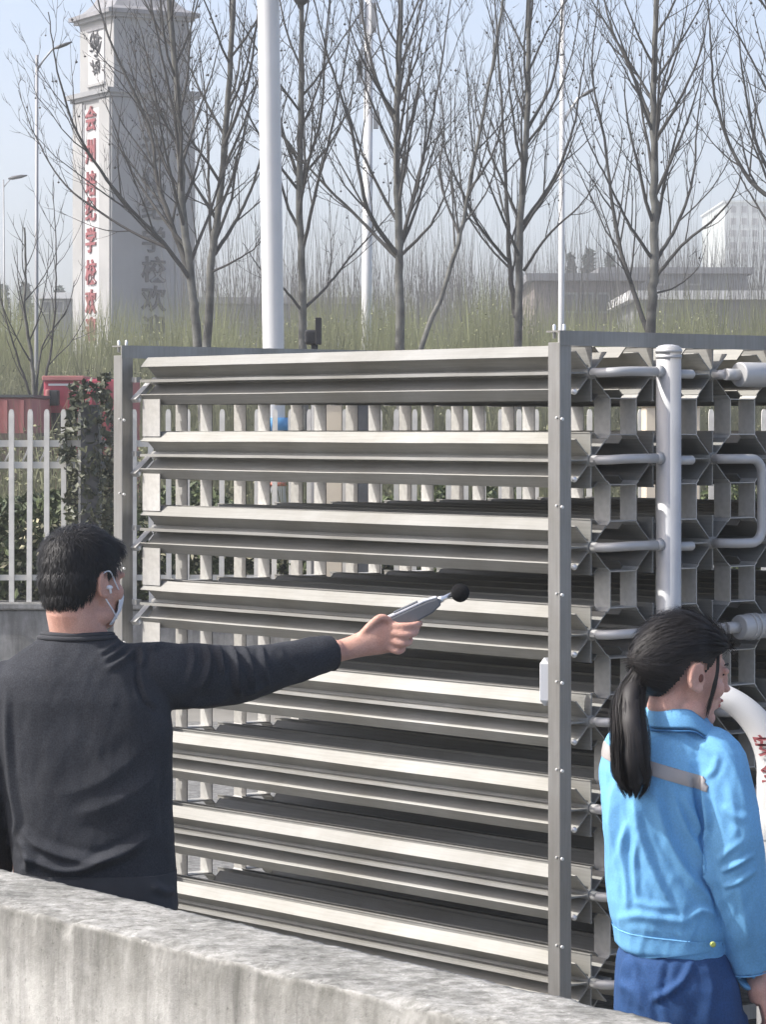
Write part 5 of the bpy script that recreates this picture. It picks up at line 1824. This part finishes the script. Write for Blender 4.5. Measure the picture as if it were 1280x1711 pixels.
    u = (a1 - a0).normalized()
    n_up = Vector((-u.z, 0, u.x)).normalized()
    if n_up.z < 0: n_up = -n_up
    hw = 0.0135
    tape = cut_band(me, [(a0 + n_up * hw, n_up), (a0 - n_up * hw, -n_up)], 0.0014, lambda c: on_torso(c) and c.y < 0.10)
    link('reflective_stripe', tape, M['tape'], jk, True)
    wb = cut_band(me, [(p(1030, 1548) - off, (p(1030, 1548) - p(1031, 1500)).cross(Vector((0, 1, 0))).normalized() if False else Vector((-0.10, 0, -1)).normalized() * -1), (p(1030, 1592) - off, Vector((0.10, 0, -1)).normalized())], 0.0022, on_torso)
    link('waistband', wb, M['jacket'], jk, True)
    ad = (arm[38] - arm[34]).normalized()
    cf = cut_band(me, [(arm_c[35], -ad), (arm_c[38], ad)], 0.0020, lambda c: min((c - a).length for a in arm_c[34:]) < 0.075)
    link('cuff', cf, M['jacket'], jk, True)
    for (x, y, dd) in ((1192, 1578, -0.098), (1256, 1611, -0.05)):
        c = p(x, y, dd)
        m = MB(); m.tube([c + Vector((0, 0.004, 0)), c + Vector((0, -0.003, 0)), c + Vector((0, -0.0045, 0))], [0.0062, 0.0062, 0.004], 14); m.build('button', M['button'], jk)
    # stand-and-fall collar
    cl = MB()
    inner, outer = [], []
    nn = 36
    top, fall = [], []
    for i in range(nn):
        t = 2 * math.pi * i / nn
        c, s = math.cos(t), math.sin(t)
        # back of the neck sits high, the front opens towards the face direction
        f = max(0.0, c * 0.95 + s * 0.3)
        cx, cy, cz = p(1133, 1192).x, D + 0.005, p(0, 1190).z
        top.append(Vector((cx + 0.060 * c, cy + 0.060 * s, cz + 0.012 - 0.040 * f)))
        fall.append(Vector((cx + 0.004 + (0.082 + 0.024 * f) * c, cy + 0.080 * s, cz - 0.030 - 0.062 * f)))
    mid = [a.lerp(b, 0.35) + Vector((0, 0, 0.012)) for a, b in zip(top, fall)]
    ins = [Vector((a.x + (cx - a.x) * 0.06, a.y + (cy - a.y) * 0.06, a.z - 0.045)) for a in top]
    vs = ins + top + mid + fall
    fs = []
    for r_ in range(3):
        for i in range(nn):
            j = (i + 1) % nn
            fs.append((r_ * nn + i, r_ * nn + j, (r_ + 1) * nn + j, (r_ + 1) * nn + i))
    cl.add(vs, fs, True)
    co = cl.build('collar', M['jacket'], jk)
    sd = co.modifiers.new('t', 'SOLIDIFY'); sd.thickness = 0.004
    ss = co.modifiers.new('s', 'SUBSURF'); ss.levels = 1; ss.render_levels = 1
    sm = MB(); sm.tube([v + Vector((0, 0, -0.003)) + (v - Vector((cx, cy, v.z))).normalized() * 0.001 for v in fall + [fall[0]]], 0.0022, 6, caps=False); sm.build('collar_seam', M['jacket_d'], jk)

    # --- trousers
    mb = MB()
    rings = [superring(p(c, y).x, D + .02, p(0, y).z, a, b, 40, 2.4) for (y, c, a, b) in ((1578, 1124, .106, .108), (1600, 1126, .118, .122), (1640, 1132, .130, .135), (1690, 1136, .136, .138), (1750, 1138, .132, .130))]
    mb.loft(rings)
    for sx in (-1, 1):
        mb.tube([p(1137 + sx * 44, 1700, .01), p(1138 + sx * 52, 1780, .01), p(1138 + sx * 54, 1950), Vector((base.x + sx * 0.08, D + .02, 0.07))], [0.088, 0.088, 0.074, 0.066], 24)
    me = remesh(mb, 0.0055, 4)
    folds(me, [([(1062, 1608), (1078, 1650), (1096, 1690), (1104, 1725)], -.010, 7), ([(1158, 1606), (1140, 1640), (1110, 1662), (1085, 1672)], .009, 6), ([(1046, 1600), (1040, 1640), (1052, 1680)], .006, 8),
               ([(1036, 1640), (1060, 1660), (1072, 1690)], .006, 7), ([(1180, 1600), (1190, 1650), (1186, 1700)], .006, 9), ([(1118, 1600), (1112, 1640), (1108, 1680)], -.006, 6)], 0.0030, 9.0, 0.004)
    link('trousers', me, M['trousers'], body)
    for sx in (-1, 1):
        mb = MB(); c = Vector((base.x + sx * 0.08 + 0.04, D + 0.05, 0.0))
        mb.loft([[c + Vector((0.10 * k2 * math.cos(t), 0.06 * k * math.sin(t), z)) for t in [2 * math.pi * i / 20 for i in range(20)]] for (k, k2, z) in ((.8, 1.1, 0.004), (.85, 1.12, 0.03), (.75, .95, 0.06), (.7, .7, 0.09))])
        mb.build('shoe', M['shoe'], body)

    # --- hair
    Ri = R.inverted()
    hb = MB()
    def EL(pp, r): hb.ellipsoid(L(*pp), tuple(q_ * 0.955 for q_ in r), R, 28, 18)
    EL((0, -0.014, 0.036), (0.079, 0.098, 0.088)); EL((0, -0.030, 0.000), (0.075, 0.080, 0.068)); EL((0, 0.045, 0.055), (0.066, 0.050, 0.045)); EL((0, -0.045, -0.030), (0.060, 0.050, 0.045))
    EL((0, -0.085, 0.010), (0.035, 0.03, 0.03))
    cap = remesh(hb, 0.0045, 3)
    bm = bmesh.new(); bm.from_mesh(cap)
    def hl(q):
        l = Ri @ (q - HC)
        if l.y > 0.05: lim = 0.052 + 0.3 * (l.y - 0.05)
        elif l.y > 0.016: lim = 0.000 + (l.y - 0.016) * 1.5
        elif l.y > -0.020: lim = 0.024
        else: lim = 0.024 - (-(l.y + 0.020)) * 2.1
        return l.z - max(lim, -0.075)
    bmesh.ops.delete(bm, geom=[f for f in bm.faces if hl(f.calc_center_median()) < 0], context='FACES')
    bm.to_mesh(cap); bm.free()
    rnd = random.Random(9)
    tie = L(-0.004, -0.100, 0.006)
    hm = hair_strips(cap, rnd, 6500, 0.055, 0.0008, lambda q, n: (tie - q).normalized() * 1.6, 0.30, lambda q: not ((lambda l: abs(l.x) > 0.045 and -0.035 < l.y < 0.075 and l.z < 0.045)(Ri @ (q - HC))), 0.10)
    hm.add([v.co for v in cap.vertices], [tuple(f.vertices) for f in cap.polygons], True)
    # ponytail: core and strands
    core = interp_path([tie, p(1058, 1142, -0.045), p(1050, 1180, -0.085), p(1052, 1230, -0.115), p(1053, 1275, -0.122), p(1056, 1303, -0.118), p(1057, 1314, -0.114)], 36)
    def cr(t): return float(np.interp(t, [0, .08, .25, .5, .75, .9, 1.0], [.017, .021, .029, .036, .036, .028, .013]))
    hm.tube(core, [cr(i / 36) * 0.80 * (1 + 0.10 * math.sin(i * 0.9)) for i in range(37)], 18, flat=0.72)
    locks = [(rnd.uniform(0, 6.28), math.sqrt(rnd.uniform(0.35, 1.15)), rnd.uniform(-0.5, 0.9), rnd.uniform(0, 6.28), rnd.uniform(0.001, 0.0045), rnd.uniform(-0.02, 0.012)) for _ in range(70)]
    for k in range(6500):
        a, q, tw, ph, wv, tipz = rnd.choice(locks)
        a += rnd.gauss(0, 0.10); q *= 1 + rnd.gauss(0, 0.07)
        t0 = rnd.uniform(0, 0.60); t1 = min(1.0, t0 + rnd.uniform(0.3, 0.6)) if rnd.random() < 0.55 else 1.0
        pts = []
        for j in range(8):
            t = t0 + (t1 - t0) * j / 7
            i = min(int(t * 36), 35); c = core[i].lerp(core[i + 1], t * 36 - i)
            r_ = cr(t) * q
            aa = a + tw * t
            wav = wv * math.sin(ph + t * 9)
            pts.append(c + Vector((math.cos(aa) * r_ + wav, math.sin(aa) * r_ * 0.75 + wav * 0.5, 0)) + Vector((rnd.gauss(0, .0006), rnd.gauss(0, .0006), (tipz - 0.010 * rnd.random()) * max(0, (t - 0.8) * 5))))
        w = 0.0005
        vs = []
        for j, c in enumerate(pts):
            ww = w * (1 if j < 6 else 0.6 if j == 6 else 0.15)
            tv = Vector((-math.sin(a), math.cos(a), 0)) * ww
            vs += [c - tv, c + tv]
        hm.add(vs, [(2 * j, 2 * j + 1, 2 * j + 3, 2 * j + 2) for j in range(7)], True)
    # loose lock before the ear and a few stray hairs
    for k in range(90):
        o = rnd.gauss(0, .0016)
        path = interp_path([L(0.064 + rnd.gauss(0, .002), 0.046 + o, 0.052), L(0.074, 0.046 + o, 0.018), L(0.075, 0.044 + o + rnd.gauss(0, .0015), -0.025), L(0.066, 0.040 + o * 2, -0.075 - 0.025 * rnd.random())], 8)
        vs = []
        for j, c in enumerate(path):
            tv = (R @ Vector((0, 1, 0))) * (0.0009 * (1 - 0.85 * j / 8)); vs += [c - tv, c + tv]
        hm.add(vs, [(2 * j, 2 * j + 1, 2 * j + 3, 2 * j + 2) for j in range(8)], True)
    for k in range(260):
        q = Vector(rnd.choice(cap.vertices).co); d = (tie - q)
        e = q + d * rnd.uniform(0.3, 0.9) + (q - HC).normalized() * rnd.uniform(0.004, 0.016) + Vector((rnd.gauss(0, .006), rnd.gauss(0, .006), rnd.gauss(0, .006)))
        hm.tube(interp_path([q, (q + e) / 2 + (q - HC).normalized() * 0.008, e], 6), 0.00035, 3, caps=False)
    hm.build('hair', M['hair_w'], body)
    m = MB(); m.tube([tie + Vector((0.012, 0.012, 0.006)), tie, tie + Vector((-0.010, -0.008, -0.006))], [0.022, 0.0235, 0.022], 16); m.build('hair_tie', M['black'], body)


woman()
